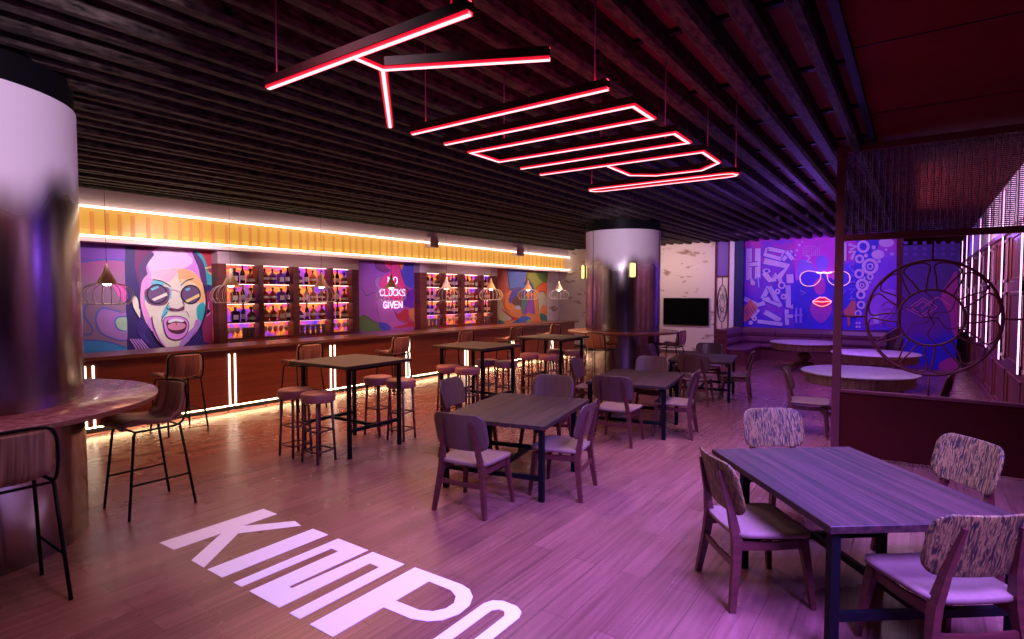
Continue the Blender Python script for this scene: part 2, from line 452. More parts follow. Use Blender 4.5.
# ------------------------------------------------------------------ mesh builder
class MB:
    def __init__(self):
        self.v, self.f, self.m, self.s = [], [], [], []

    def add(self, vs, fs, mi=0, smooth=False):
        o = len(self.v)
        self.v += [tuple(p) for p in vs]
        for f in fs:
            self.f.append(tuple(o + i for i in f))
            self.m.append(mi)
            self.s.append(smooth)
        return self

    def box(self, x0, x1, y0, y1, z0, z1, mi=0):
        vs = [(x, y, z) for z in (z0, z1) for y in (y0, y1) for x in (x0, x1)]
        return self.add(vs, [(0, 2, 3, 1), (4, 5, 7, 6), (0, 1, 5, 4), (2, 6, 7, 3), (0, 4, 6, 2), (1, 3, 7, 5)], mi)

    def slab(self, x0, x1, y0, y1, z0, z1, b=0.006, mi=0):
        """a box with bevelled edges"""
        ring = lambda i, z: [(x0 + i, y0 + i, z), (x1 - i, y0 + i, z), (x1 - i, y1 - i, z), (x0 + i, y1 - i, z)]
        L = [ring(b, z0), ring(0, z0 + b), ring(0, z1 - b), ring(b, z1)]
        vs = sum(L, [])
        fs = [(3, 2, 1, 0), (12, 13, 14, 15)]
        for k in range(3):
            for i in range(4):
                j = (i + 1) % 4
                fs.append((4 * k + i, 4 * k + j, 4 * k + 4 + j, 4 * k + 4 + i))
        return self.add(vs, fs, mi)

    def beam(self, p0, p1, a0, b0, a1=None, b1=None, side=(0, 1, 0), mi=0):
        a1 = a0 if a1 is None else a1
        b1 = b0 if b1 is None else b1
        p0, p1 = Vector(p0), Vector(p1)
        d = (p1 - p0).normalized()
        s = Vector(side)
        s = (s - d * s.dot(d)).normalized()
        t = d.cross(s)
        vs = []
        for p, a, b in ((p0, a0, b0), (p1, a1, b1)):
            for sa, sb in ((-1, -1), (1, -1), (1, 1), (-1, 1)):
                vs.append(p + s * sa * a / 2 + t * sb * b / 2)
        fs = [(3, 2, 1, 0), (4, 5, 6, 7)] + [(i, (i + 1) % 4, 4 + (i + 1) % 4, 4 + i) for i in range(4)]
        return self.add(vs, fs, mi)

    def chain(self, pts, ws, side=(0, 1, 0), mi=0):
        """one continuous beam through points, ws = (a, b) at each"""
        P_ = [Vector(p) for p in pts]
        n = len(P_)
        vs, fs = [], []
        for i in range(n):
            d = (P_[min(i + 1, n - 1)] - P_[max(i - 1, 0)]).normalized()
            s = Vector(side)
            s = (s - d * s.dot(d)).normalized()
            t = d.cross(s)
            a, b = ws[i]
            for sa, sb in ((-1, -1), (1, -1), (1, 1), (-1, 1)):
                vs.append(P_[i] + s * sa * a / 2 + t * sb * b / 2)
        for i in range(n - 1):
            for k in range(4):
                j = (k + 1) % 4
                fs.append((4 * i + k, 4 * i + j, 4 * i + 4 + j, 4 * i + 4 + k))
        fs += [(3, 2, 1, 0), (4 * n - 4, 4 * n - 3, 4 * n - 2, 4 * n - 1)]
        return self.add(vs, fs, mi)

    def tube(self, pts, r, sides=8, closed=False, mi=0):
        P_ = [Vector(p) for p in pts]
        n = len(P_)
        up = Vector((0, 0, 1))
        vs, fs = [], []
        s = None
        for i in range(n):
            a = P_[i - 1] if (i > 0 or closed) else P_[i]
            b = P_[(i + 1) % n] if (i < n - 1 or closed) else P_[i]
            d = (b - a)
            d = d.normalized() if d.length > 1e-9 else Vector((0, 0, 1))
            if s is None:
                ref = up if abs(d.dot(up)) < 0.9 else Vector((1, 0, 0))
                s = (ref - d * ref.dot(d)).normalized()
            else:
                s = s - d * s.dot(d)
                s = s.normalized() if s.length > 1e-6 else Vector((1, 0, 0))
            t = d.cross(s)
            rr = r[i] if isinstance(r, (list, tuple)) else r
            for k in range(sides):
                an = 2 * PI * k / sides
                vs.append(P_[i] + s * math.cos(an) * rr + t * math.sin(an) * rr)
        m_ = n if closed else n - 1
        for i in range(m_):
            j = (i + 1) % n
            for k in range(sides):
                l = (k + 1) % sides
                fs.append((i * sides + k, i * sides + l, j * sides + l, j * sides + k))
        if not closed:
            fs.append(tuple(reversed(range(sides))))
            fs.append(tuple(range((n - 1) * sides, n * sides)))
        return self.add(vs, fs, mi, True)

    def strip(self, x0, x1, y0, y1, z0, z1, step=0.6, mi=0):
        """a long box cut into short lengths"""
        n = max(1, int(round((x1 - x0) / step)))
        vs, fs = [], []
        for i in range(n + 1):
            x = x0 + (x1 - x0) * i / n
            vs += [(x, y0, z0), (x, y1, z0), (x, y1, z1), (x, y0, z1)]
        for i in range(n):
            for k in range(4):
                j = (k + 1) % 4
                fs.append((4 * i + j, 4 * i + k, 4 * i + 4 + k, 4 * i + 4 + j))
        fs += [(0, 1, 2, 3), (4 * n + 3, 4 * n + 2, 4 * n + 1, 4 * n)]
        return self.add(vs, fs, mi)

    def lathe(self, prof, c=(0, 0, 0), segs=32, mi=0, smooth=True):
        vs, fs = [], []
        for r, z in prof:
            for k in range(segs):
                a = 2 * PI * k / segs
                vs.append((c[0] + r * math.cos(a), c[1] + r * math.sin(a), c[2] + z))
        for i in range(len(prof) - 1):
            for k in range(segs):
                l = (k + 1) % segs
                fs.append((i * segs + k, i * segs + l, (i + 1) * segs + l, (i + 1) * segs + k))
        self.add(vs, fs, mi, smooth)
        if prof[0][0] > 1e-4:
            self.add([vs[k] for k in range(segs)], [tuple(reversed(range(segs)))], mi)
        if prof[-1][0] > 1e-4:
            o = (len(prof) - 1) * segs
            self.add([vs[o + k] for k in range(segs)], [tuple(range(segs))], mi)
        return self

    def prism(self, poly, z0, z1, mi=0):
        """poly = xy outline, any shape, extruded in z"""
        n = len(poly)
        vs = [(x, y, z0) for x, y in poly] + [(x, y, z1) for x, y in poly]
        fs = [tuple(reversed(range(n))), tuple(range(n, 2 * n))]
        fs += [(i, (i + 1) % n, n + (i + 1) % n, n + i) for i in range(n)]
        return self.add(vs, fs, mi)

    def pad(self, fn, nrm, half_w, half_h, rc, th, nu=14, nv=12, mi=0, round_e=0.35):
        """curved sheet with rounded corners; fn(u, v) in metres -> point; nrm(u, v) -> unit normal; th thickness"""
        rows = []
        for j in range(nv + 1):
            t = -math.cos(PI * j / nv)
            v = t * half_h
            e = half_h - abs(v)
            w = half_w if e >= rc else half_w - rc + math.sqrt(max(0, rc * rc - (rc - e) ** 2))
            rows.append((v, w))
        vs, fs = [], []
        for sgn in (1, -1):
            for v, w in rows:
                for i in range(nu + 1):
                    s = -1 + 2 * i / nu
                    u = s * w
                    k = 1 - round_e * max(abs(s) ** 8, abs(v / half_h) ** 10)
                    vs.append(Vector(fn(u, v)) + Vector(nrm(u, v)) * sgn * th / 2 * k)
        W = nu + 1
        H = nv + 1
        o = W * H
        for j in range(nv):
            for i in range(nu):
                a = j * W + i
                fs.append((a, a + 1, a + W + 1, a + W))
                fs.append((o + a + W, o + a + W + 1, o + a + 1, o + a))
        rim = [i for i in range(nu + 1)] + [j * W + nu for j in range(1, H)] + [(H - 1) * W + i for i in range(nu - 1, -1, -1)] + [j * W for j in range(H - 2, 0, -1)]
        for k in range(len(rim)):
            a, b = rim[k], rim[(k + 1) % len(rim)]
            fs.append((b, a, o + a, o + b))
        return self.add(vs, fs, mi, True)

    def build(self, name, mats, parent=None, auto=True, loc=None):
        if not isinstance(mats, (list, tuple)):
            mats = [mats]
        off = Vector((0, 0, 0))
        if loc is not None:
            off = Vector(loc)
        elif parent is None and auto:
            xs = [p[0] for p in self.v]
            ys = [p[1] for p in self.v]
            zs = [p[2] for p in self.v]
            off = Vector(((min(xs) + max(xs)) / 2, (min(ys) + max(ys)) / 2, min(zs)))
        me = bpy.data.meshes.new(name)
        me.from_pydata([tuple(Vector(p) - off) for p in self.v], [], self.f)
        me.polygons.foreach_set('material_index', self.m)
        me.polygons.foreach_set('use_smooth', self.s)
        for m in mats:
            me.materials.append(m)
        me.update()
        o = bpy.data.objects.new(name, me)
        o.location = off
        COL.objects.link(o)
        if parent is not None:
            o.parent = parent
        return o


def tag(o, label=None, cat=None, group=None, kind=None):
    if label:
        o['label'] = label
    if cat:
        o['category'] = cat
    if group:
        o['group'] = group
    if kind:
        o['kind'] = kind
    return o


def empty(name, loc=(0, 0, 0), rz=0.0, label=None, cat=None, group=None):
    o = bpy.data.objects.new(name, None)
    o.empty_display_size = 0.1
    COL.objects.link(o)
    o.location = loc
    o.rotation_euler = (0, 0, rz)
    return tag(o, label, cat, group)


def copy_tree(o, parent=None):
    c = o.copy()
    COL.objects.link(c)
    if parent is not None:
        c.parent = parent
    for ch in [k for k in COL.objects if k.parent == o]:
        copy_tree(ch, c)
    return c


def place(proto, used, loc, rz, label, group=None):
    """the first use moves the prototype itself, later ones copy it"""
    o = proto if not used else copy_tree(proto)
    o.location = loc
    o.rotation_euler = (0, 0, rz)
    o['label'] = label
    if group:
        o['group'] = group
    used.append(1)
    return o


def struct(name, mb, mats, loc=(0, 0, 0)):
    return tag(mb.build(name, mats, loc=loc), kind='structure')


def catmull(pts, n=8, closed=False):
    out = []
    P_ = [Vector(p) for p in pts]
    N_ = len(P_)
    for i in range(N_ if closed else N_ - 1):
        p0 = P_[(i - 1) % N_] if closed or i > 0 else P_[i]
        p1 = P_[i]
        p2 = P_[(i + 1) % N_]
        p3 = P_[(i + 2) % N_] if closed or i + 2 < N_ else P_[(i + 1) % N_]
        for k in range(n):
            t = k / n
            out.append(0.5 * ((2 * p1) + (p2 - p0) * t + (2 * p0 - 5 * p1 + 4 * p2 - p3) * t * t + (3 * p1 - p0 - 3 * p2 + p3) * t ** 3))
    if not closed:
        out.append(P_[-1])
    return out


# ------------------------------------------------------------------ tracing flat artwork onto its own wall
_F = Vector((math.cos(YAW) * math.cos(PITCH), math.sin(YAW) * math.cos(PITCH), -math.sin(PITCH)))
_R = Vector((math.sin(YAW), -math.cos(YAW), 0))
_U = _R.cross(_F)


def bearing(u, v):
    return _F + _R * ((u - PCX) / F_PX) - _U * ((v - PCY) / F_PX)


def on_y(u, v, y):
    d = bearing(u, v)
    t = y / d.y
    return (d.x * t, HYE + d.z * t)          # (x, z) on the wall y = const


def on_x(u, v, x):
    d = bearing(u, v)
    t = x / d.x
    return (d.y * t, HYE + d.z * t)          # (y, z) on the wall x = const


class Art:
    """layers of flat paint on a wall plane; pts are given in zoomed picture units s, ox, oy"""

    def __init__(self, axis, plane, s=1.0, ox=0.0, oy=0.0, step=0.0006):
        self.axis, self.plane, self.s, self.ox, self.oy, self.step = axis, plane, s, ox, oy, step
        self.mb, self.mats, self.k = MB(), [], 0

    def w(self, p):
        u, v = self.ox + p[0] / self.s, self.oy + p[1] / self.s
        return on_y(u, v, self.plane) if self.axis == 'y' else on_x(u, v, self.plane)

    def mi(self, m):
        if m not in self.mats:
            self.mats.append(m)
        return self.mats.index(m)

    def raw(self, pts, m):
        from mathutils.geometry import tessellate_polygon
        self.k += 1
        d = self.plane - self.k * self.step
        P_ = [Vector((p[0], d, p[1])) if self.axis == 'y' else Vector((d, p[0], p[1])) for p in pts]
        tris = tessellate_polygon([P_])
        self.mb.add(P_, [tuple(t) for t in tris], self.mi(m))

    def poly(self, pts, m, smooth=False):
        q = [self.w(p) for p in pts]
        if smooth:
            q = [(a.x, a.y) for a in catmull([(p[0], p[1], 0) for p in q], 6, True)]
        self.raw(q, m)

    def line(self, pts, wd, m, smooth=True, closed=False):
        """a stroke of painted line wd metres wide"""
        q = [Vector((*self.w(p), 0)) for p in pts]
        if smooth:
            q = catmull(q, 6, closed)
        n = len(q)
        L, R_ = [], []
        for i in range(n):
            a = q[i - 1] if (i > 0 or closed) else q[i]
            b = q[(i + 1) % n] if (i < n - 1 or closed) else q[i]
            d = (b - a)
            d = d.normalized() if d.length > 1e-9 else Vector((1, 0, 0))
            nn = Vector((-d.y, d.x, 0)) * wd / 2
            L.append(q[i] + nn)
            R_.append(q[i] - nn)
        self.k += 1
        dd = self.plane - self.k * self.step
        mp = lambda p: (p.x, dd, p.y) if self.axis == 'y' else (dd, p.x, p.y)
        vs = [mp(p) for p in L] + [mp(p) for p in R_]
        fs = [(i, (i + 1) % n, n + (i + 1) % n, n + i) for i in range(n if closed else n - 1)]
        self.mb.add(vs, fs, self.mi(m))

    def disc(self, c, r, m, ry=None, n=28):
        self.poly([(c[0] + r * math.cos(2 * PI * k / n), c[1] + (ry or r) * math.sin(2 * PI * k / n)) for k in range(n)], m)

    def board(self, a0, a1, z0, z1, m, th=0.03):
        if self.axis == 'y':
            self.mb.box(a0, a1, self.plane, self.plane + th, z0, z1, self.mi(m))
        else:
            self.mb.box(self.plane, self.plane + th, a0, a1, z0, z1, self.mi(m))
# ------------------------------------------------------------------ the setting
YB, XF, XM, YR = 11.5, 19.3, 19.5, -1.17
YBULK = 11.08
struct('floor', MB().box(-3, 26, -4.5, 11.6, -0.1, 0), M['floor'])

mb = MB()
mb.box(-3, 26, 0.48, 11.6, 3.88, 3.95, 0)
k = 0
while 0.64 + 0.3 * k < 11.0:                                  # ribbed metal deck
    y = 0.64 + 0.3 * k
    w_ = 0.75 + 0.45 * abs(math.sin(k * 2.1))
    h_ = 0.03 * math.sin(k * 1.3) ** 2
    prof = [(-0.075 * w_, 3.88), (-0.065 * w_, 3.74 + h_), (-0.04 * w_, 3.71 + h_), (0.04 * w_, 3.71 + h_), (0.065 * w_, 3.74 + h_), (0.075 * w_, 3.88)]
    n = len(prof)
    vs = [(x, y + a, z) for x in (-3, 26) for a, z in prof]
    mb.add(vs, [(i, i + 1, n + i + 1, n + i) for i in range(n - 1)] + [tuple(range(n)), tuple(range(2 * n - 1, n - 1, -1))], 1)
    k += 1
for i in range(22):                                           # battens over the ribs
    mb.box(-2.5 + 1.3 * i, -2.44 + 1.3 * i, 0.48, 11.0, 3.85, 3.88, 2)
struct('ceiling', mb, [M['ceil_deck'], M['ceil_rib'], M['black']])
mb = MB()
mb.box(-3, 26, -4.5, 0.44, 3.84, 3.95, 0)
mb.box(-3, 26, 0.44, 0.50, 3.79, 3.95, 1)
for i in range(12):
    mb.box(-0.7 + 1.9 * i, -0.685 + 1.9 * i, -4.5, 0.44, 3.835, 3.84, 1)
struct('trim_1', mb, [M['soffit'], M['black']])

struct('wall_back', MB().box(-3, 26, YB, YB + 0.15, 0, 3.95), M['plaster'])
struct('wall_far', MB().box(XF, XF + 0.15, 5.5, YB, 0, 3.95), M['plaster'])
struct('wall_rear', MB().box(-3.15, -3, -4.5, YB + 0.15, 0, 3.95), M['dark_room'])
struct('wall_side', MB().box(-3, 8.2, -4.65, -4.5, 0, 3.95).box(8.2, 8.35, -4.5, YR - 0.13, 0, 3.95), M['dark_room'])
struct('wall_end', MB().box(26, 26.15, -1.3, 5.4, 0, 3.95), M['dark_room'])
# wall with the recess for the decorative panel, then the neon mural wall
struct('wall_mural', MB().box(XF + 0.22, XF + 0.4, 4.5, 5.5, 0, 3.95).box(XM + 0.04, XM + 0.2, 0.45, 4.62, 0, 3.95), M['dark_room'])
# wood-lined right wall with carved panels
mb = MB()
mb.box(8.2, 26, YR - 0.13, YR, 0, 3.95, 0)
for i in range(10):
    x0 = 8.5 + 1.75 * i
    for (z0, z1) in ((0.15, 0.82), (0.98, 2.05), (2.2, 2.92)):
        mb.slab(x0, x0 + 0.06, YR - 0.02, YR + 0.018, z0, z1, 0.006, 0)
        mb.slab(x0 + 1.35, x0 + 1.41, YR - 0.02, YR + 0.018, z0, z1, 0.012, 0)
        mb.slab(x0, x0 + 1.41, YR - 0.02, YR + 0.018, z0, z0 + 0.06, 0.012, 0)
        mb.slab(x0, x0 + 1.41, YR - 0.02, YR + 0.018, z1 - 0.06, z1, 0.012, 0)
mb.box(8.2, 26, YR - 0.01, YR + 0.04, 2.98, 3.06, 0)
mb.box(8.2, 26, YR - 0.005, YR + 0.012, 3.06, 3.86, 1)
struct('wall_right', mb, [M['wall_wood'], M['lilac_plaster']])
struct('baseboard_right', MB().slab(8.4, 26, YR, YR + 0.03, 0, 0.12), M['wall_wood'])
struct('baseboard_far', MB().slab(XF - 0.03, XF, 5.5, YB, 0, 0.1), M['dark_room'])
# pilasters beside the decorative panel: pale strip, then dark blue strip
struct('trim_2', MB().slab(XF - 0.02, XF + 0.25, 4.88, 5.02, 0, 3.86), M['lilac_plaster'])
struct('trim_3', MB().slab(XF, XF + 0.25, 4.6, 4.88, 0, 3.86), paint('night_blue', (0.006, 0.004, 0.10)))
struct('trim_4', MB().slab(XM - 0.06, XM + 0.15, 0.38, 0.52, 0, 3.86), M['screen_frame'])

# light strips on the wooden wall
for k, x in enumerate((10.37, 12.62, 14.9, 17.0, 19.25, 21.5, 23.6, 25.4)):
    r = empty('light_strip', (x, YR, 0.9), 0, None, 'light strip', 'pink light strips on the wooden wall')
    MB().slab(-0.035, 0.035, 0.0, 0.025, 0, 2.86, 0.004).build('housing', M['black'], r)
    MB().slab(-0.02, 0.02, 0.022, 0.04, 0.01, 2.85, 0.004).build('diffuser', M['led_pink'], r)
    r['label'] = 'vertical pink light strip on the carved wooden wall, ' + ('first', 'second', 'third', 'fourth', 'fifth', 'sixth', 'seventh', 'eighth')[k] + ' from the woven screen'

# ------------------------------------------------------------------ bar: bulkhead, counter
mb = MB()
mb.box(-3, 19.66, YBULK, YB, 3.47, 3.95, 0)
mb.box(-3, 19.3, YBULK + 0.16, YB, 2.95, 3.47, 0)
mb.box(-3, 19.3, YBULK, YB, 2.88, 2.945, 0)
for x, w_ in ((11.55, 0.32), (15.7, 0.42)):
    mb.slab(x, x + w_, YBULK - 0.11, YBULK + 0.1, 3.32, 3.60, 0.01, 0)
struct('trim_5', mb, M['mauve'])
lb = empty('light_box', (8.0, YBULK + 0.1, 2.95), 0, 'long amber backlit slatted light box above the back bar', 'light box')
MB().strip(-10.9, 11.2, 0, 0.05, 0.14, 0.5).build('upper_panel', M['amber'], lb)
MB().strip(-10.9, 11.2, -0.002, 0.05, 0.0, 0.14).build('lower_panel', M['amber_low'], lb)
mb = MB()
x = -10.8
while x < 11.1:
    mb.box(x, x + 0.06, -0.012, 0.0, 0.02, 0.43)
    x += 0.235 + 0.05 * math.sin(x * 5)
mb.build('slats', M['amber_slat'], lb)
for nm, z, dy, lbl in (('light_line', 3.44, 0.0, 'warm white light line along the top of the amber slatted band'),
                       ('light_line', 2.965, 0.0, 'warm white light line along the bottom of the amber slatted band')):
    o = MB().strip(-3, 19.3, YBULK - 0.085, YBULK - 0.045, z - 0.015, z + 0.017).build(nm, M['led_warm'])
    tag(o, lbl, 'light')

ct = empty('bar_counter', (8.0, 9.6, 0), 0, 'long red-brown bar counter with a light line under its front', 'bar counter')
MB().box(-10.9, 9.2, 0.08, 0.7, 0.0, 0.1).build('plinth', M['black'], ct)
mb = MB()
mb.slab(-10.9, 9.2, 0.0, 0.66, 0.1, 1.07, 0.01)
for i in range(9):
    mb.box(-10.3 + 2.1 * i, -10.29 + 2.1 * i, -0.003, 0.0, 0.12, 1.05)
mb.build('front_panel', M['bar_wood'], ct)
MB().slab(-10.95, 9.35, -0.10, 0.75, 1.07, 1.115, 0.008).build('counter_top', M['bar_top'], ct)
MB().strip(-10.9, 9.2, 0.008, 0.04, 0.088, 0.099, 0.4).build('toe_light', M['led_toe'], ct)
for k, x in enumerate((3.09, 5.17, 7.24, 9.32, 11.42, 13.52, 15.7)):
    r = empty('counter_light', (x, 9.6, 0.11), 0, None, 'light', 'pairs of upright lights on the counter front')
    for dx in (-0.05, 0.05):
        MB().slab(dx - 0.012, dx + 0.012, -0.015, 0.004, 0, 0.88, 0.004).build('light_bar', M['led_bar'], r)
    r['label'] = 'pair of upright white light bars on the counter front, ' + ('first past the big column', 'second past the big column', 'third past the big column', 'fourth past the big column', 'fifth past the big column', 'sixth past the big column', 'last before the plaster corner')[k]

# ------------------------------------------------------------------ columns with round ledges
def column(cx, cy, r, R, z, lab, lab2, top):
    c = empty('column', (cx, cy, 0), 0, lab, 'column')
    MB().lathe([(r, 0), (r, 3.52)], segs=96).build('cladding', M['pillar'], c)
    MB().lathe([(r * 0.985, 3.52), (r * 0.985, 3.86)], segs=64).build('collar', M['black'], c)
    for a in (0.6, 2.7, 4.8):
        MB().beam(((r + 0.001) * math.cos(a), (r + 0.001) * math.sin(a), 0), ((r + 0.001) * math.cos(a), (r + 0.001) * math.sin(a), 3.52), 0.012, 0.012, side=(math.cos(a), math.sin(a), 0)).build('seam', M['black'], c)
    t = empty('round_ledge', (cx, cy, z), 0, lab2, 'ledge table')
    MB().lathe([(r + 0.005, 0), (R - 0.004, 0), (R, -0.006)][::-1], segs=96).build('ledge_top', top, t)
    MB().lathe([(r + 0.005, -0.045), (R - 0.01, -0.045), (R, -0.035), (R, -0.006)], segs=96).build('rim', M['ledge_edge'], t)


column(0.98, 6.18, 0.93, 1.47, 1.14, 'big round column clad in polished metal with a painted lilac reflection, near the floor lettering', 'round speckled ledge table wrapped around the column near the floor lettering', M['ledge'])
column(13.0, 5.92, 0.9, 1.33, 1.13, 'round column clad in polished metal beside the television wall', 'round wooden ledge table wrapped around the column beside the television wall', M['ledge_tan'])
for ang, lab in ((math.radians(180 + 38), 'small glowing yellow lamp on the front of the far metal column'),
                 (math.radians(180 - 65), 'small glowing yellow lamp on the bar side of the far metal column')):
    l = empty('wall_lamp', (13.0 + 0.9 * math.cos(ang), 5.92 + 0.9 * math.sin(ang), 2.4), ang, lab, 'wall lamp')
    MB().slab(0.0, 0.03, -0.05, 0.05, 0.0, 0.34, 0.006).build('backplate', M['black'], l)
    MB().slab(0.03, 0.10, -0.055, 0.055, 0.01, 0.33, 0.015).build('lamp_shade', M['led_yellow'], l)

# ------------------------------------------------------------------ neon ceiling letters (stand on z = 3.13)
ZL = 3.13


def neon_letter(name, runs, wires, lab, closed=False):
    cx = sum(p[0] for r in runs for p in r) / sum(len(r) for r in runs)
    cy = sum(p[1] for r in runs for p in r) / sum(len(r) for r in runs)
    t = empty(name, (cx, cy, ZL), 0, lab, 'neon letter', 'red neon letters hung from the ceiling')
    body, led, halo, edge = MB(), MB(), MB(), MB()
    for r in runs:
        q = [(p[0] - cx, p[1] - cy) for p in r]
        n = len(q)
        cl = closed
        # mitred channel: offset both sides
        for (wd, z0, z1, mbx) in ((0.054, 0.012, 0.055, body), (0.019, -0.004, 0.011, led), (0.040, 0.0, 0.016, edge), (0.020, 0.053, 0.057, halo)):
            L, R_ = [], []
            for i in range(n):
                a = Vector(q[i - 1]) if (i > 0 or cl) else None
                b = Vector(q[(i + 1) % n]) if (i < n - 1 or cl) else None
                p = Vector(q[i])
                d1 = (p - a).normalized() if a is not None else (b - p).normalized()
                d2 = (b - p).normalized() if b is not None else d1
                n1, n2 = Vector((-d1.y, d1.x)), Vector((-d2.y, d2.x))
                mm = (n1 + n2).normalized()
                kf = 1 / max(0.35, mm.dot(n1))
                L.append(p + mm * wd / 2 * kf)
                R_.append(p - mm * wd / 2 * kf)
            vs = [(p.x, p.y, z) for z in (z0, z1) for p in L + R_]
            fs = []
            for i in range(n if cl else n - 1):
                j = (i + 1) % n
                fs += [(i, j, n + j, n + i), (2 * n + i, 3 * n + i, 3 * n + j, 2 * n + j), (i, 2 * n + i, 2 * n + j, j), (n + i, n + j, 3 * n + j, 3 * n + i)]
            if not cl:
                fs += [(0, n, 3 * n, 2 * n), (n - 1, 3 * n - 1, 4 * n - 1, 2 * n - 1)]
            mbx.add(vs, fs)
    body.build('housing', M['dkred'], t)
    led.build('neon_strip', M['led_red'], t)
    edge.build('glow_edge', M['glow_red'], t)  # red glow of the tube on its housing, built as an emissive edge
    halo.build('added_halo_strip', M['added_halo'], t)  # unseen red strip added on top to redden the ceiling
    for (wx, wy) in wires:
        MB().tube([(wx - cx, wy - cy, 0.05), (wx - cx, wy - cy, 3.885 - ZL)], 0.004, 6).build('suspension_cable', M['cable'], t)
    return t


neon_letter('neon_letter', [[(1.815, 2.93), (1.815, 1.50)], [(1.83, 2.22), (2.0, 2.22), (2.38, 1.47)], [(2.0, 2.22), (2.70, 2.93)]], [(1.815, 2.85), (1.815, 1.60)],
            'red neon letter K hung from the ribbed ceiling')
neon_letter('neon_letter', [[(2.907, 2.93), (2.907, 1.42)]], [(2.907, 2.8), (2.907, 1.5)], 'red neon letter I, a single straight bar hung from the ceiling')
neon_letter('neon_letter', [[(3.25, 2.93), (3.25, 1.42), (3.55, 1.42), (3.55, 2.93), (3.93, 2.93), (3.96, 1.42), (4.26, 1.42), (4.26, 2.93)]], [(3.55, 2.6), (4.26, 1.6)],
            'red neon letter M, a long zigzag hung from the ceiling')
neon_letter('neon_letter', [[(4.58, 2.93), (4.60, 1.42), (5.05, 1.42), (5.26, 1.63), (5.24, 2.05), (5.08, 2.25), (4.62, 2.25)]], [(5.20, 1.56), (4.58, 2.3)],
            'red neon letter P hung from the ceiling with its loop toward the letter O')
oo = [(5.70, 1.42 + 0.1), (5.68, 1.44), (5.62, 1.41), (5.56, 1.44), (5.54, 1.52), (5.52, 2.82), (5.53, 2.90), (5.59, 2.93), (5.65, 2.90), (5.68, 2.82)]
neon_letter('neon_letter', [oo], [(5.61, 1.42), (5.60, 2.92)], 'red neon letter O, a narrow loop hung from the ceiling', True)

# ------------------------------------------------------------------ white letters on the floor
def floor_letter(polys, lab):
    mb = MB()
    from mathutils.geometry import tessellate_polygon
    for P_ in polys:
        loops = P_ if isinstance(P_[0][0], (tuple, list)) else [P_]
        vv = [[Vector((a, b, 0)) for a, b in lp] for lp in loops]
        flat = [p for lp in vv for p in lp]
        tr = tessellate_polygon(vv)
        mb.add([(p.x, p.y, 0.003) for p in flat], [tuple(t) if (flat[t[1]] - flat[t[0]]).cross(flat[t[2]] - flat[t[0]]).z > 0 else tuple(reversed(t)) for t in tr])
        o = 0
        for lp in vv:
            n = len(lp)
            mb.add([(p.x, p.y, z) for z in (0.0, 0.003) for p in lp], [(i, (i + 1) % n, n + (i + 1) % n, n + i) for i in range(n)])
    return tag(mb.build('floor_letter', M['letter']), lab, 'floor letter', 'white letters laid on the floor')


floor_letter([[(2.03, 4.94), (2.04, 4.71), (2.42, 4.715), (2.03, 4.41), (2.03, 4.22), (2.50, 4.60), (2.90, 4.31), (2.93, 4.44), (2.60, 4.715), (2.93, 4.72), (2.93, 4.94)]],
             'white letter K stuck flat on the wooden floor, nearest the big column')
floor_letter([[(2.03, 4.17), (2.03, 3.965), (2.92, 3.96), (2.92, 4.17)]], 'white letter I stuck flat on the wooden floor, a plain bar')
floor_letter([[(2.04, 3.83), (2.04, 3.73), (2.77, 3.72), (2.77, 3.635), (2.04, 3.63), (2.04, 3.28), (2.78, 3.28), (2.78, 3.175), (2.04, 3.17), (2.04, 3.06), (2.92, 3.06),
               (2.92, 3.41), (2.23, 3.43), (2.23, 3.465), (2.92, 3.46), (2.92, 3.83)]], 'white zigzag letter M stuck flat on the wooden floor')
Pout = [(2.04, 2.96), (2.04, 2.74), (2.43, 2.74), (2.44, 2.50), (2.48, 2.40), (2.54, 2.335), (2.65, 2.295), (2.77, 2.305), (2.86, 2.355), (2.92, 2.43), (2.94, 2.52), (2.93, 2.96)]
Pin = [(2.53, 2.735), (2.54, 2.53), (2.58, 2.45), (2.65, 2.405), (2.73, 2.405), (2.80, 2.45), (2.84, 2.53), (2.84, 2.735)]
floor_letter([[Pout, Pin]], 'white letter P stuck flat on the wooden floor, between the letters M and O')
Oo = [(2.04 + 0.07, 2.245), (2.04, 2.18), (2.04, 2.03), (2.11, 1.965), (2.84, 1.965), (2.90, 1.99), (2.935, 2.05), (2.935, 2.16), (2.90, 2.22), (2.84, 2.245)]
Oi = [(2.15, 2.155), (2.13, 2.13), (2.13, 2.07), (2.15, 2.05), (2.80, 2.05), (2.84, 2.08), (2.84, 2.125), (2.80, 2.155)]
floor_letter([[Oo, Oi]], 'white narrow letter O stuck flat on the wooden floor, last of the word')
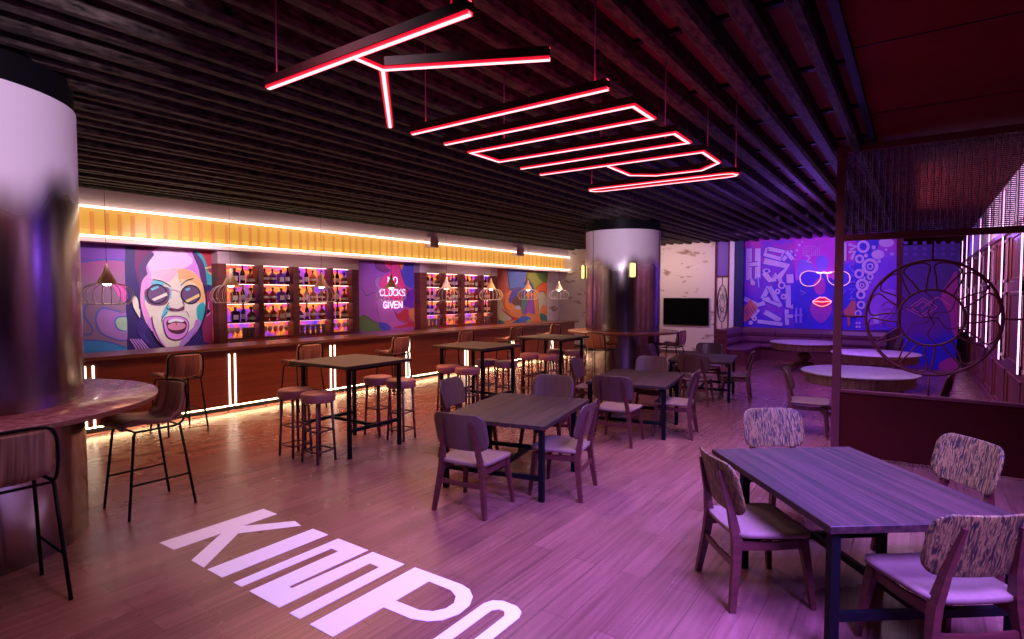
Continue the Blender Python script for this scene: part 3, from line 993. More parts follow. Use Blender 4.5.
# ------------------------------------------------------------------ chairs
def make_chair(back_mat):
    t = empty('dining_chair')
    for s in (-1, 1):
        # rear leg and back post in one sweep (the chair faces +x)
        MB().chain([(-0.285, s * 0.275, 0), (-0.245, s * 0.235, 0.30), (-0.235, s * 0.215, 0.44), (-0.262, s * 0.185, 0.62), (-0.325, s * 0.150, 0.87)],
                   [(0.032, 0.040), (0.040, 0.052), (0.042, 0.062), (0.034, 0.044), (0.022, 0.022)], side=(0, 1, 0)).build('leg', M['chair_wood'], t)
        MB().chain([(0.245, s * 0.275, 0), (0.215, s * 0.245, 0.28), (0.195, s * 0.228, 0.43)],
                   [(0.030, 0.030), (0.040, 0.046), (0.042, 0.060)], side=(0, 1, 0)).build('leg', M['chair_wood'], t)
        MB().chain([(-0.235, s * 0.215, 0.405), (0, s * 0.224, 0.395), (0.195, s * 0.228, 0.41)], [(0.024, 0.062), (0.024, 0.05), (0.024, 0.062)], side=(0, 1, 0)).build('seat_rail', M['chair_wood'], t)
    MB().chain([(-0.252, -0.238, 0.285), (-0.252, 0, 0.275), (-0.252, 0.238, 0.285)], [(0.02, 0.045), (0.02, 0.035), (0.02, 0.045)], side=(1, 0, 0)).build('stretcher', M['chair_wood'], t)
    MB().chain([(0.195, -0.225, 0.40), (0.195, 0.225, 0.40)], [(0.02, 0.05), (0.02, 0.05)], side=(1, 0, 0)).build('seat_rail', M['chair_wood'], t)
    # seat: rounded shield, dished, front corners pointing a little out
    def sf(u, v):
        w = 1 + 0.14 * (v + 0.25) / 0.5
        return (v, u * w, 0.462 + 0.5 * (u * u) * 0.35 + 0.10 * (v * v) * 0.5)
    MB().pad(sf, lambda u, v: (0, 0, 1), 0.25, 0.255, 0.09, 0.042, 14, 14).build('seat', M['seat'], t)
    # backrest: curved ply panel
    def bf(u, v):
        z = 0.765 + v
        return (-0.255 - 0.27 * (z - 0.60) + 0.75 * u * u, u * 0.98, z)
    MB().pad(bf, lambda u, v: Vector((1, -1.2 * u, 0.27)).normalized(), 0.288, 0.172, 0.095, 0.018, 18, 12).build('backrest', back_mat, t)
    t['category'] = 'chair'
    return t


def make_dining_table():
    """origin under the middle of one short edge; the long side runs along +x"""
    t = empty('dining_table')
    MB().slab(0, 1.56, -0.58, 0.58, 0.705, 0.75, 0.004).build('tabletop', M['grained'], t)
    for x in (0.05, 1.09):
        for y in (-0.53, 0.53):
            MB().box(x - 0.026, x + 0.026, y - 0.026, y + 0.026, 0, 0.705).build('leg', M['black'], t)
        MB().box(x - 0.02, x + 0.02, -0.5, 0.5, 0.20, 0.245).build('stretcher', M['black'], t)
    MB().box(0.07, 1.07, -0.02, 0.02, 0.202, 0.243).build('stretcher', M['black'], t)
    for y in (-0.50, 0.46):
        MB().box(0.05, 1.09, y, y + 0.04, 0.665, 0.705).build('apron', M['black'], t)
    t['category'] = 'table'
    return t


chair = make_chair(M['chair_back'])
straw_chair = make_chair(M['straw'])
dtable = make_dining_table()
u_c, u_s, u_t = [], [], []


def set_table(cx, cy, rot):
    pass


def local(o, rz, x, y):
    return (o[0] + math.cos(rz) * x - math.sin(rz) * y, o[1] + math.sin(rz) * x + math.cos(rz) * y, 0)


GT, GC = 'dark grained dining tables', 'chairs around the dining tables'
SETS = [((4.44, 3.43), math.radians(12), 'near the floor lettering'),
        ((7.43, 3.33), math.radians(10), 'between the other two plain dining tables'),
        ((10.80, 3.34), math.radians(10), 'nearest the bench')]
for k, (o, rz, where) in enumerate(SETS):
    place(dtable, u_t, (o[0], o[1], 0), rz, 'dark grained dining table with black legs, ' + ('standing nearest the floor lettering', 'in the middle of the row of three', 'standing nearest the television wall')[k], GT)
    W = ('dining table nearest the floor lettering', 'middle dining table of the row', 'dining table nearest the television wall')[k]
    place(chair, u_c, local(o, rz, -0.28, 0.02), rz - math.radians((5, 4, 3)[k]), 'brown-backed chair with its back to the camera at the ' + W, GC)
    place(chair, u_c, local(o, rz, 0.45, -0.60), rz + PI / 2, 'chair pushed in on the open floor side of the ' + W, GC)
    place(chair, u_c, local(o, rz, 1.78, 0.05), rz + PI, 'chair facing the camera across the ' + W, GC)
    place(chair, u_c, local(o, rz, 1.25, 0.87), rz - PI / 2, 'chair drawn up on the bar side of the ' + W, GC)
# the big table beside the screen
o0, r0 = local((3.46, 0.36), math.radians(39), 0, -0.59)[:2], math.radians(39)
place(dtable, u_t, (o0[0], o0[1], 0), r0, 'large dark grained table beside the red woven screen, closest to the camera', GT)
place(straw_chair, u_s, local(o0, r0, 0.78, 0.60), r0 - PI / 2, 'straw-textured chair on the open floor side of the table beside the screen', GC)
place(straw_chair, u_s, local(o0, r0, 1.92, -0.26), r0 + PI, 'straw-textured chair at the far short end of the table beside the screen', GC)
place(straw_chair, u_s, local(o0, r0, 1.02, -0.86), r0 + PI / 2, 'pale straw-textured chair between the table and the red screen panel', GC)
place(straw_chair, u_s, local(o0, r0, -0.02, -0.02), r0, 'dark straw-backed chair seen from behind at the table edge closest to the camera', GC)
# chairs at the round tables
GR = 'chairs around the round tables'
place(chair, u_c, (9.15, 1.24, 0), -PI / 2 + 0.1, 'chair standing beside the screen post at the round table', GR)
place(chair, u_c, (9.85, -0.10, 0), PI / 2 - 0.1, 'chair behind the red screen panel, only its top showing', GR)
place(chair, u_c, (17.5, 0.62, 0), PI / 2 + 0.2, 'chair beyond the round tables at the end of the bench', GR)

# ------------------------------------------------------------------ round tables
def make_round_table():
    t = empty('round_table')
    MB().lathe([(0.0, 0.72), (0.825, 0.72), (0.84, 0.73), (0.84, 0.745), (0.825, 0.755), (0.0, 0.755)], segs=64).build('tabletop', M['round_top'], t)
    MB().lathe([(0.765, 0.555), (0.78, 0.57), (0.79, 0.71), (0.805, 0.72)], segs=64).build('apron', M['apron'], t)
    MB().lathe([(0.10, 0.12), (0.14, 0.16), (0.15, 0.2), (0.10, 0.235), (0.075, 0.26), (0.12, 0.30), (0.165, 0.34), (0.17, 0.40), (0.12, 0.45), (0.085, 0.47),
                (0.13, 0.50), (0.17, 0.56), (0.15, 0.62), (0.22, 0.70), (0.22, 0.72)], segs=32).build('pedestal', M['bench_base'], t)
    for k in range(4):
        a = PI / 4 + k * PI / 2
        c, s = math.cos(a), math.sin(a)
        pts = [(0.05, 0.20), (0.22, 0.17), (0.40, 0.075), (0.56, 0.045), (0.62, 0.05)]
        MB().chain([(c * r, s * r, z) for r, z in pts], [(0.08, 0.10), (0.075, 0.09), (0.065, 0.06), (0.07, 0.055), (0.08, 0.09)], side=(-s, c, 0)).build('foot', M['bench_base'], t)
    t['category'] = 'table'
    return t


rt, u_r = make_round_table(), []
place(rt, u_r, (10.86, 0.765, 0), 0.3, 'round pale-topped pedestal table right behind the red screen panel', 'round pedestal tables')
place(rt, u_r, (14.6, 0.73, 0), 0.3, 'round pale-topped pedestal table second from the screen, behind its wheel', 'round pedestal tables')
place(rt, u_r, (16.85, 2.43, 0), 0.3, 'round pale-topped pedestal table in front of the corner bench', 'round pedestal tables')

# ------------------------------------------------------------------ high tables and round stools
def make_high_table():
    t = empty('high_table')
    MB().slab(-0.55, 0.55, -0.55, 0.55, 1.11, 1.15, 0.004).build('tabletop', M['grained'], t)
    for x in (-0.42, 0.42):
        for y in (-0.44, 0.44):
            MB().box(x - 0.021, x + 0.021, y - 0.021, y + 0.021, 0, 1.11).build('leg', M['black'], t)
    for y in (-0.44, 0.44):
        MB().box(-0.40, 0.40, y - 0.018, y + 0.018, 0.32, 0.36).build('stretcher', M['black'], t)
    MB().box(-0.02, 0.02, -0.43, 0.43, 0.322, 0.358).build('stretcher', M['black'], t)
    for y in (-0.43, 0.40):
        MB().box(-0.40, 0.40, y, y + 0.03, 1.07, 1.11).build('apron', M['black'], t)
    t['category'] = 'table'
    return t


def make_stool():
    t = empty('round_stool')
    MB().lathe([(0.0, 0.725), (0.19, 0.725), (0.20, 0.735), (0.203, 0.78), (0.203, 0.812), (0.195, 0.826), (0.175, 0.834), (0.0, 0.840)], segs=32).build('seat', M['stool_pad'], t)
    for sx in (-1, 1):
        for sy in (-1, 1):
            MB().tube([(sx * 0.135, sy * 0.135, 0), (sx * 0.108, sy * 0.108, 0.727)], 0.016, 8).build('leg', M['stool_leg'], t)
    for z, h in ((0.14, 0.130), (0.38, 0.121)):
        MB().tube([(-h, -h, z), (h, -h, z), (h, h, z), (-h, h, z)], 0.0115, 6, True).build('foot_ring', M['stool_leg'], t)
    t['category'] = 'stool'
    return t


ht, u_h, st, u_st = make_high_table(), [], make_stool(), []
HT = [((4.86, 6.05), 0.03, 'the high table nearest the big column'), ((7.58, 6.12), 0.0, 'the middle high table'), ((10.02, 6.10), 0.0, 'the high table nearest the far column')]
ST = [[(4.19, 6.31), (4.19, 5.84), (5.53, 6.30), (5.52, 5.82)], [(7.08, 6.335), (7.07, 5.915), (8.10, 6.33), (8.12, 5.91)], [(9.50, 6.31), (9.52, 5.89), (10.50, 6.31), (10.53, 5.89)]]
for k, (c, rz, w) in enumerate(HT):
    place(ht, u_h, (c[0], c[1], 0), rz, 'dark high table with black legs, ' + ('nearest the big column', 'middle one of three', 'nearest the far column')[k], 'high tables in front of the bar')
    for j, p in enumerate(ST[k]):
        place(st, u_st, (p[0], p[1], 0), rz + 0.05 * j, 'round brick-red stool at ' + w + ', ' + ('big-column side, bar corner', 'big-column side, open-floor corner', 'far-column side, bar corner', 'far-column side, open-floor corner')[j], 'round stools at the high tables')

# ------------------------------------------------------------------ bar stools with scooped seats
def make_bar_stool(um):
    t = empty('bar_stool')
    path = [(0.27, 0.79), (0.26, 0.825), (0.20, 0.84), (0.06, 0.822), (-0.08, 0.812), (-0.17, 0.825), (-0.225, 0.865), (-0.255, 0.95), (-0.272, 1.05), (-0.285, 1.145)]
    q = catmull([(a, 0, b) for a, b in path], 4)
    mb = MB()
    n, m_ = len(q), 17
    vs = []
    for sg in (1, -1):
        for i in range(n):
            d = (q[min(i + 1, n - 1)] - q[max(i - 1, 0)]).normalized()
            nn = Vector((-d.z, 0, d.x))
            if nn.x + nn.z < 0:
                nn = -nn
            f = i / (n - 1)
            hw = 0.242 * (0.86 if i == 0 else 1) * (1 - 0.10 * max(0, (f - 0.9) / 0.1))
            for j in range(m_):
                s = -1 + 2 * j / (m_ - 1)
                curl = (0.035 if f < 0.5 else 0.075) * s ** 4
                ed = 1 - 0.4 * abs(s) ** 8
                p = q[i] + Vector((0, s * hw, 0)) + nn * (curl + sg * 0.020 * ed)
                vs.append(p)
    fs = []
    o = n * m_
    for i in range(n - 1):
        for j in range(m_ - 1):
            a = i * m_ + j
            fs.append((a, a + m_, a + m_ + 1, a + 1))
            fs.append((o + a, o + a + 1, o + a + m_ + 1, o + a + m_))
    rim = [j for j in range(m_)] + [i * m_ + m_ - 1 for i in range(1, n)] + [(n - 1) * m_ + j for j in range(m_ - 2, -1, -1)] + [i * m_ for i in range(n - 2, 0, -1)]
    for k in range(len(rim)):
        a, b = rim[k], rim[(k + 1) % len(rim)]
        fs.append((a, b, o + b, o + a))
    mb.add(vs, fs, 0, True)
    mb.build('seat_shell', um, t)
    # frame: seat-side tubes swept up around the back
    loop = catmull([(0.20, 0.225, 0.77), (0.0, 0.238, 0.775), (-0.16, 0.242, 0.785), (-0.225, 0.245, 0.87), (-0.24, 0.245, 1.0), (-0.235, 0.235, 1.10), (-0.262, 0.18, 1.155), (-0.285, 0.0, 1.165),
                    (-0.262, -0.18, 1.155), (-0.235, -0.235, 1.10), (-0.24, -0.245, 1.0), (-0.225, -0.245, 0.87), (-0.16, -0.242, 0.785), (0.0, -0.238, 0.775), (0.20, -0.225, 0.77)], 4)
    MB().tube(loop, 0.011, 8).build('back_frame', M['black'], t)
    for s in (-1, 1):
        MB().tube([(0.285, s * 0.275, 0), (0.215, s * 0.232, 0.72), (0.205, s * 0.226, 0.76), (0.185, s * 0.225, 0.775)], 0.0125, 8).build('leg', M['black'], t)
        MB().tube([(-0.285, s * 0.275, 0), (-0.175, s * 0.235, 0.78)], 0.0125, 8).build('leg', M['black'], t)
        MB().tube([(0.256, s * 0.257, 0.30), (-0.243, s * 0.26, 0.30)], 0.0095, 6).build('footrest', M['black'], t)
    MB().tube([(0.19, -0.225, 0.765), (0.19, 0.225, 0.765)], 0.010, 6).build('cross_bar', M['black'], t)
    MB().tube([(-0.175, -0.235, 0.775), (-0.175, 0.235, 0.775)], 0.010, 6).build('cross_bar', M['black'], t)
    t['category'] = 'bar stool'
    return t


bs, u_b = make_bar_stool(M['ribbed']), []
GB = 'scooped bar stools'
place(bs, u_b, (2.36, 5.90, 0), PI, 'scooped bar stool facing the ledge table of the big column, beside the letter K', GB)
place(bs, u_b, (1.03, 4.77, 0), PI / 2, 'scooped bar stool at the ledge table, its striped back turned to the camera', GB)
for k, x in enumerate((3.93, 6.0, 8.15, 10.2, 12.25, 14.25)):
    place(bs, u_b, (x, 8.79, 0), PI / 2, 'scooped bar stool drawn up to the bar counter, ' + ('first', 'second', 'third', 'fourth', 'fifth', 'sixth')[k] + ' from the big column', 'scooped bar stools along the counter')
place(bs, u_b, (13.12, 4.70, 0), PI / 2, 'scooped bar stool between the far column and the television', GB)
tan = make_bar_stool(M['ribbed_tan'])
place(tan, [], (11.55, 5.80, 0), 0, 'tan striped bar stool at the ledge table of the far column', GB)

# ------------------------------------------------------------------ corner bench
b = empty('corner_bench', (18.2, 4.2, 0), 0, 'plum leather corner bench under the neon mural', 'bench')
ox, oy = 18.2, 4.2


def bx(x0, x1, y0, y1, z0, z1, bev=0.02):
    return MB().slab(x0 - ox, x1 - ox, y0 - oy, y1 - oy, z0, z1, bev)


bx(18.85, 19.45, 0.7, 4.75, 0.0, 0.37, 0.01).build('base', M['bench_base'], b)
bx(16.95, 18.85, 3.95, 4.75, 0.0, 0.37, 0.01).build('base', M['bench_base'], b)
for y0, y1 in ((0.7, 2.32), (2.33, 3.94)):
    bx(18.76, 19.3, y0, y1, 0.37, 0.48, 0.03).build('seat_cushion', M['bench'], b)
for x0, x1 in ((16.93, 17.84), (17.85, 18.75), (18.76, 19.3)):
    bx(x0, x1, 3.9 if x0 < 18.7 else 3.95, 4.6, 0.37, 0.48, 0.03).build('seat_cushion', M['bench'], b)


def roll(p0, p1, d, parent):
    """two padded rolls, one above the other"""
    mb = MB()
    prof = [(0.0, 0.47), (0.11, 0.49), (0.135, 0.56), (0.12, 0.66), (0.09, 0.695), (0.12, 0.73), (0.135, 0.82), (0.11, 0.93), (0.04, 0.97), (0.0, 0.97)]
    n = len(prof)
    vs = [Vector((p[0] - ox, p[1] - oy, 0)) + Vector(d) * a + Vector((0, 0, z)) for p in (p0, p1) for a, z in prof]
    mb.add(vs, [(i, i + 1, n + i + 1, n + i) for i in range(n - 1)] + [tuple(range(n)), tuple(range(2 * n - 1, n - 1, -1)), (n - 1, 0, n, 2 * n - 1)], 0, False)
    mb.build('back_cushion', M['bench'], parent)


for y0, y1 in ((0.7, 2.32), (2.33, 3.6), (3.61, 4.72)):
    roll((19.42, y0), (19.42, y1), (-1, 0, 0), b)
for x0, x1 in ((16.95, 17.84), (17.85, 18.7), (18.71, 19.3)):
    roll((x0, 4.72), (x1, 4.72), (0, -1, 0), b)
bx(16.88, 16.94, 4.45, 4.80, 0.0, 1.0, 0.015).build('end_panel', M['bench_base'], b)
bx(16.94, 19.45, 4.725, 4.80, 0.0, 0.98, 0.01).build('back_board', M['bench_base'], b)

# ------------------------------------------------------------------ woven screen with wheel
XS = 8.08
s = empty('screen', (XS, -0.15, 0), 0, 'tall oxblood screen with woven top, openwork wheel and solid low panel', 'screen')
YL, YRR = 0.80, -1.10
dy = lambda y: y + 0.15
for y in (YL, YRR):
    MB().slab(-0.045, 0.045, dy(y) - 0.045, dy(y) + 0.045, 0, 3.8, 0.005).build('post', M['screen_frame'], s)
MB().slab(-0.04, 0.04, dy(YRR) + 0.045, dy(YL) - 0.045, 3.72, 3.8, 0.005).build('rail', M['screen_frame'], s)
MB().slab(-0.04, 0.04, dy(YRR) + 0.045, dy(YL) - 0.045, 2.66, 2.735, 0.005).build('rail', M['screen_frame'], s)
MB().slab(-0.04, 0.04, dy(YRR) + 0.045, dy(YL) - 0.045, 0.80, 0.84, 0.005).build('rail', M['screen_frame'], s)
MB().slab(-0.03, 0.03, dy(YRR) + 0.045, dy(YL) - 0.045, 0.04, 0.80, 0.005).build('low_panel', M['screen_panel'], s)
mb = MB()
y = dy(YRR) + 0.06
k = 0
while y < dy(YL) - 0.05:
    pts = [(0.006 * math.sin(z * 40 + k * PI), y, z) for z in [2.73 + 0.99 * i / 20 for i in range(21)]]
    mb.tube([(p[0] - 0.008, p[1], p[2]) for p in pts], 0.0055, 4, mi=1)
    mb.tube([(p[0] * -1 - 0.006, p[1] + 0.022, p[2]) for p in pts], 0.0035, 4, mi=1)
    y += 0.066
    k += 1
z = 2.75
while z < 3.72:
    mb.box(-0.006, 0.006, dy(YRR) + 0.045, dy(YL) - 0.045, z, z + 0.011)
    z += 0.021
mb.build('woven_mesh', [M['mesh_wire'], M['mesh_rod']], s)
WY, WZ, WR = dy(-0.125), 1.74, 0.632
WH = 0.655


def wp(r, a, x=0.0):
    return (x, WY + r * WR * math.cos(a), WZ + r * WH * math.sin(a))


wheel = MB().tube([wp(1.0, 2 * PI * i / 64) for i in range(64)], 0.015, 8, True).build('wheel', M['screen_frame'], s)
MB().tube([wp(0.49, 2 * PI * i / 48) for i in range(48)], 0.013, 8, True).build('inner_ring', M['screen_frame'], wheel)
mb = MB()
NP = 12
for i in range(NP):
    a = 2 * PI * (i + 0.5) / NP
    d = 2 * PI / NP * 0.46
    pts = [wp(0.50, a - d * 0.42), wp(0.72, a - d * 0.75), wp(0.90, a - d * 0.95), wp(0.965, a - d * 0.5), wp(0.975, a), wp(0.965, a + d * 0.5), wp(0.90, a + d * 0.95), wp(0.72, a + d * 0.75), wp(0.50, a + d * 0.42)]
    mb.tube(catmull(pts, 4), 0.009, 6)
mb.build('petals', M['screen_frame'], wheel)
mb = MB()
for i in range(6):
    a = 2 * PI * i / 6 + 0.3
    mb.tube(catmull([wp(0.48, a), wp(0.3, a + 0.35), wp(0.12, a - 0.1), wp(0.0, 0), wp(0.12, a + PI - 0.3)], 4), 0.006, 6)
mb.build('scrollwork', M['screen_frame'], wheel)
for pp in ([(0, WY, 0.84), (0, WY, WZ - WH)], [(0, WY, WZ + WH), (0, WY, 2.67)], [(0, dy(YL) - 0.03, WZ), (0, WY + WR, WZ)], [(0, dy(YRR) + 0.03, WZ), (0, WY - WR, WZ)]):
    MB().tube(pp, 0.012, 6).build('rod', M['screen_frame'], s)

# ------------------------------------------------------------------ television, decorative panel
t = empty('television', (XF - 0.01, 6.44, 0.97), 0, 'large black wall-mounted television on the worn plaster wall', 'television')
MB().slab(-0.05, 0.0, -0.78, 0.78, 0, 0.93, 0.01).build('casing', M['tv_frame'], t)
MB().box(-0.053, -0.049, -0.76, 0.76, 0.02, 0.91).build('screen', M['tv'], t)
d = empty('decorative_panel', (XF + 0.05, 5.25, 0.0), 0, 'tall narrow panel with a black oval scroll ornament beside the television', 'decorative panel')
MB().slab(-0.06, 0.02, -0.22, -0.18, 0, 3.8, 0.004).slab(-0.06, 0.02, 0.19, 0.235, 0, 3.8, 0.004).slab(-0.05, 0.02, -0.2, 0.2, 2.58, 2.63, 0.004).slab(-0.05, 0.02, -0.2, 0.2, 0.84, 0.88, 0.004).build('frame', M['screen_frame'], d)
MB().box(-0.01, 0.01, -0.18, 0.19, 0.88, 2.58).build('pane', mat('cream_glass', (0.78, 0.62, 0.55), 0.4), d)
MB().box(-0.01, 0.01, -0.18, 0.19, 2.63, 3.8).build('upper_panel', mat('violet_panel', (0.16, 0.05, 0.42), 0.5), d)
MB().box(-0.01, 0.01, -0.18, 0.19, 0.0, 0.84).build('lower_panel', M['bench_base'], d)
mb = MB()
ep = lambda a, k, c=0.0: (-0.02, 0.005 + 0.16 * k * math.cos(a), 1.72 + 0.60 * k * math.sin(a) + c)
mb.tube([ep(2 * PI * i / 36, 1) for i in range(36)], 0.011, 6, True)
mb.tube([ep(2 * PI * i / 36, 0.86) for i in range(36)], 0.006, 6, True)
for i in range(10):
    a = 2 * PI * i / 10
    mb.tube(catmull([ep(a, 0.84), ep(a + 0.3, 0.62), ep(a + 0.1, 0.42), ep(a - 0.3, 0.55), ep(a - 0.1, 0.2)], 4), 0.005, 5)
mb.tube([(-0.02, 0.005, 0.88), (-0.02, 0.005, 1.12)], 0.008, 6).tube([(-0.02, 0.005, 2.32), (-0.02, 0.005, 2.58)], 0.008, 6)
mb.tube([(-0.02, -0.18, 1.72), (-0.02, -0.155, 1.72)], 0.008, 6).tube([(-0.02, 0.165, 1.72), (-0.02, 0.19, 1.72)], 0.008, 6)
mb.build('oval_ornament', M['black'], d)

# ------------------------------------------------------------------ cage pendants over the bar
def make_pendant():
    t = empty('pendant_lamp')
    MB().tube([(0, 0, 0.59), (0, 0, 1.84)], 0.003, 6).build('cord', M['black'], t)
    MB().lathe([(0.145, 0.30), (0.125, 0.33), (0.04, 0.50), (0.045, 0.515), (0.028, 0.53), (0.034, 0.55), (0.016, 0.57), (0.016, 0.60), (0.0, 0.61)], segs=28).build('cone_shade', M['gold'], t)
    MB().lathe([(0.0, 0.275), (0.04, 0.28), (0.06, 0.31), (0.04, 0.34)], segs=20).build('bulb', M['bulb'], t)
    mb = MB()
    for k in range(18):
        a = 2 * PI * k / 18
        c, s_ = math.cos(a), math.sin(a)
        pr = catmull([(0.13, 0, 0.31), (0.24, 0, 0.275), (0.32, 0, 0.19), (0.335, 0, 0.10), (0.30, 0, 0.035), (0.26, 0, 0.0)], 3)
        mb.tube([(p.x * c, p.x * s_, p.z) for p in pr], 0.0045, 4)
    mb.tube([(0.26 * math.cos(2 * PI * k / 36), 0.26 * math.sin(2 * PI * k / 36), 0.0) for k in range(36)], 0.006, 5, True)
    mb.build('wire_cage', M['wire'], t)
    t['category'] = 'pendant lamp'
    return t


pd, u_p = make_pendant(), []
WH_ = ('in front of the purple mural by the big column', 'beside the shouting face mural', 'in front of the first bottle shelves', 'in front of the pink neon slogan', 'at the slogan end of the second bottle shelves',
       'at the other end of the second bottle shelves', 'in front of the abstract orange and blue mural', 'in front of the bare plaster corner')
for k in range(8):
    place(pd, u_p, (3.45 + 1.887 * k, 9.9, 1.865), 0.1 * k, 'brass pendant with wire cage, ' + WH_[k], 'caged pendant lamps over the counter')
# ------------------------------------------------------------------ murals on the back wall
PW = 11.45
pc = paint
K_ = pc('black_line', (0.012, 0.008, 0.03))

# purple contour mural by the column
A = Art('y', PW, 5.333, 76, 240)
A.board(2.4, 4.27, 0.9, 2.88, gradient_mat('mural_purple_blend', [(0.1, (0.30, 0.16, 0.26)), (0.45, (0.42, 0.08, 0.30)), (0.62, (0.60, 0.04, 0.28)), (0.8, (0.30, 0.06, 0.50)), (1.0, (0.22, 0.05, 0.50))], 'Z', 1.0, 2.9))
A.poly([(-60, -10), (262, -10), (262, 110), (160, 105), (90, 112), (20, 120), (-60, 130)], pc('violet', (0.24, 0.06, 0.48)))
A.poly([(-60, 540), (40, 535), (110, 535), (180, 545), (272, 570), (272, 660), (-60, 660)], pc('sky_blue', (0.06, 0.28, 0.62)))
A.poly([(200, 230), (262, 240), (264, 330), (230, 300), (205, 260)], pc('hot_pink', (0.75, 0.10, 0.42)), True)
A.poly([(118, 390), (150, 365), (200, 378), (250, 390), (268, 395), (270, 535), (210, 525), (150, 500), (115, 450)], pc('orchid', (0.42, 0.18, 0.50)), True)
A.poly([(205, 430), (235, 410), (268, 410), (269, 488), (240, 485), (212, 460)], pc('mint', (0.42, 0.60, 0.38)), True)
blu = pc('cobalt', (0.05, 0.12, 0.55))
for l in ([(240, 385), (190, 372), (145, 362), (115, 385), (105, 430), (125, 490), (180, 520), (230, 535), (268, 535)],
          [(75, 330), (45, 370), (45, 410), (75, 450), (88, 480), (70, 505), (35, 500)], [(268, 408), (225, 412), (207, 438), (225, 475), (268, 488)],
          [(40, 535), (120, 537), (190, 548), (268, 575)], [(20, 118), (90, 110), (170, 104), (262, 108)]):
    A.line(l, 0.02, blu)
tag(A.mb.build('wall_mural_panel', A.mats), 'purple wavy contour mural panel next to the big metal column', 'mural')

# shouting face mural
A = Art('y', PW, 5.51, 124, 240)
A.board(4.27, 5.93, 0.9, 2.88, pc('ink_navy', (0.035, 0.015, 0.14)))
A.poly([(60, 20), (235, 20), (190, 90), (110, 160), (80, 240), (60, 150)], pc('wine', (0.20, 0.01, 0.13)))
A.poly([(350, 25), (525, 30), (525, 240), (470, 190), (430, 90)], pc('poppy', (0.52, 0.03, 0.06)))
A.poly([(360, 25), (395, 45), (440, 95), (470, 175), (520, 260), (440, 240), (405, 130), (370, 70)], pc('teal', (0.04, 0.42, 0.45)))
A.poly([(450, 290), (525, 260), (525, 590), (440, 560), (430, 480), (455, 400)], pc('crimson', (0.32, 0.02, 0.10)))
A.line([(440, 155), (480, 150), (500, 110), (495, 210), (455, 165), (485, 190)], 0.03, pc('gold_line', (0.85, 0.6, 0.15)), False)
A.poly([(92, 250), (88, 180), (130, 90), (190, 40), (260, 22), (340, 25), (400, 80), (438, 150), (445, 250), (420, 220), (300, 150), (180, 170), (120, 230)], pc('orchid_pink', (0.78, 0.28, 0.80)), True)
A.poly([(130, 110), (200, 45), (270, 25), (330, 60), (380, 120), (300, 165), (200, 165), (150, 180)], pc('pale_pink', (0.92, 0.62, 0.92)), True)
A.poly([(80, 200), (90, 130), (140, 70), (165, 80), (140, 115), (122, 150), (128, 195), (105, 240), (88, 285)], pc('dark_hair', (0.10, 0.04, 0.16)), True)
A.poly([(375, 70), (405, 80), (440, 135), (456, 240), (440, 262), (420, 205), (408, 150)], pc('dark_hair', (0.10, 0.04, 0.16)), True)
face = [(105, 215), (150, 180), (220, 160), (300, 155), (380, 175), (432, 240), (448, 320), (440, 410), (410, 490), (350, 560), (290, 605), (235, 600), (185, 560), (150, 500), (110, 430), (90, 340), (92, 270)]
A.poly(face, pc('cream', (0.86, 0.76, 0.62)), True)
A.poly([(105, 215), (150, 185), (160, 240), (120, 300), (115, 350), (140, 420), (118, 445), (92, 360), (92, 270)], pc('rose_pink', (0.85, 0.32, 0.66)), True)
A.poly([(160, 170), (240, 160), (300, 160), (250, 230), (190, 215), (150, 215)], pc('blush', (0.92, 0.55, 0.66)), True)
A.poly([(300, 160), (385, 180), (432, 245), (446, 330), (410, 340), (370, 240), (310, 235)], pc('apricot', (0.95, 0.50, 0.22)), True)
A.poly([(310, 215), (360, 225), (400, 250), (330, 250)], pc('light_apricot', (0.95, 0.72, 0.40)), True)
A.poly([(440, 345), (445, 410), (425, 460), (405, 440), (400, 370)], pc('teal', (0.04, 0.42, 0.45)), True)
A.poly([(425, 450), (400, 505), (345, 562), (300, 590), (330, 530), (380, 480), (395, 440)], pc('lilac', (0.52, 0.22, 0.70)), True)
A.poly([(150, 430), (180, 510), (235, 598), (190, 565), (150, 500), (125, 450)], pc('orchid_pink', (0.78, 0.28, 0.80)), True)
A.poly([(150, 226), (205, 222), (225, 250), (150, 252)], pc('sky_teal', (0.16, 0.58, 0.70)))
A.poly([(108, 305), (128, 300), (130, 335), (108, 330)], pc('sky_teal', (0.16, 0.58, 0.70)))
A.poly([(240, 260), (262, 270), (258, 320), (225, 345), (238, 300)], pc('sky_teal', (0.16, 0.58, 0.70)))
A.poly([(225, 370), (250, 360), (240, 400), (215, 430), (205, 420)], pc('sky_teal', (0.16, 0.58, 0.70)), True)
A.poly([(40, 320), (58, 304), (78, 325), (86, 380), (86, 428), (66, 410), (46, 360)], pc('cream', (0.88, 0.80, 0.74)), True)
A.line([(82, 430), (50, 375), (42, 325), (60, 306), (78, 330), (84, 380)], 0.018, K_)
A.poly([(120, 270), (240, 262), (238, 345), (180, 362), (125, 340)], pc('lens_shade', (0.20, 0.07, 0.16)), True)
A.disc((180, 298), 58, K_, 56)
A.disc((180, 298), 50, pc('lens', (0.17, 0.08, 0.20)), 48)
A.disc((365, 300), 56, K_, 54)
A.disc((365, 300), 48, pc('lens', (0.17, 0.08, 0.20)), 46)
A.poly([(150, 325), (232, 288), (238, 305), (165, 336)], pc('cream', (0.88, 0.80, 0.74)))
A.poly([(335, 333), (412, 295), (414, 312), (345, 345)], pc('sun_yellow', (0.9, 0.70, 0.25)))
A.poly([(145, 268), (185, 252), (190, 262), (150, 280)], pc('sky_teal', (0.16, 0.58, 0.70)))
A.poly([(335, 270), (360, 262), (362, 274), (340, 282)], pc('sky_teal', (0.16, 0.58, 0.70)))
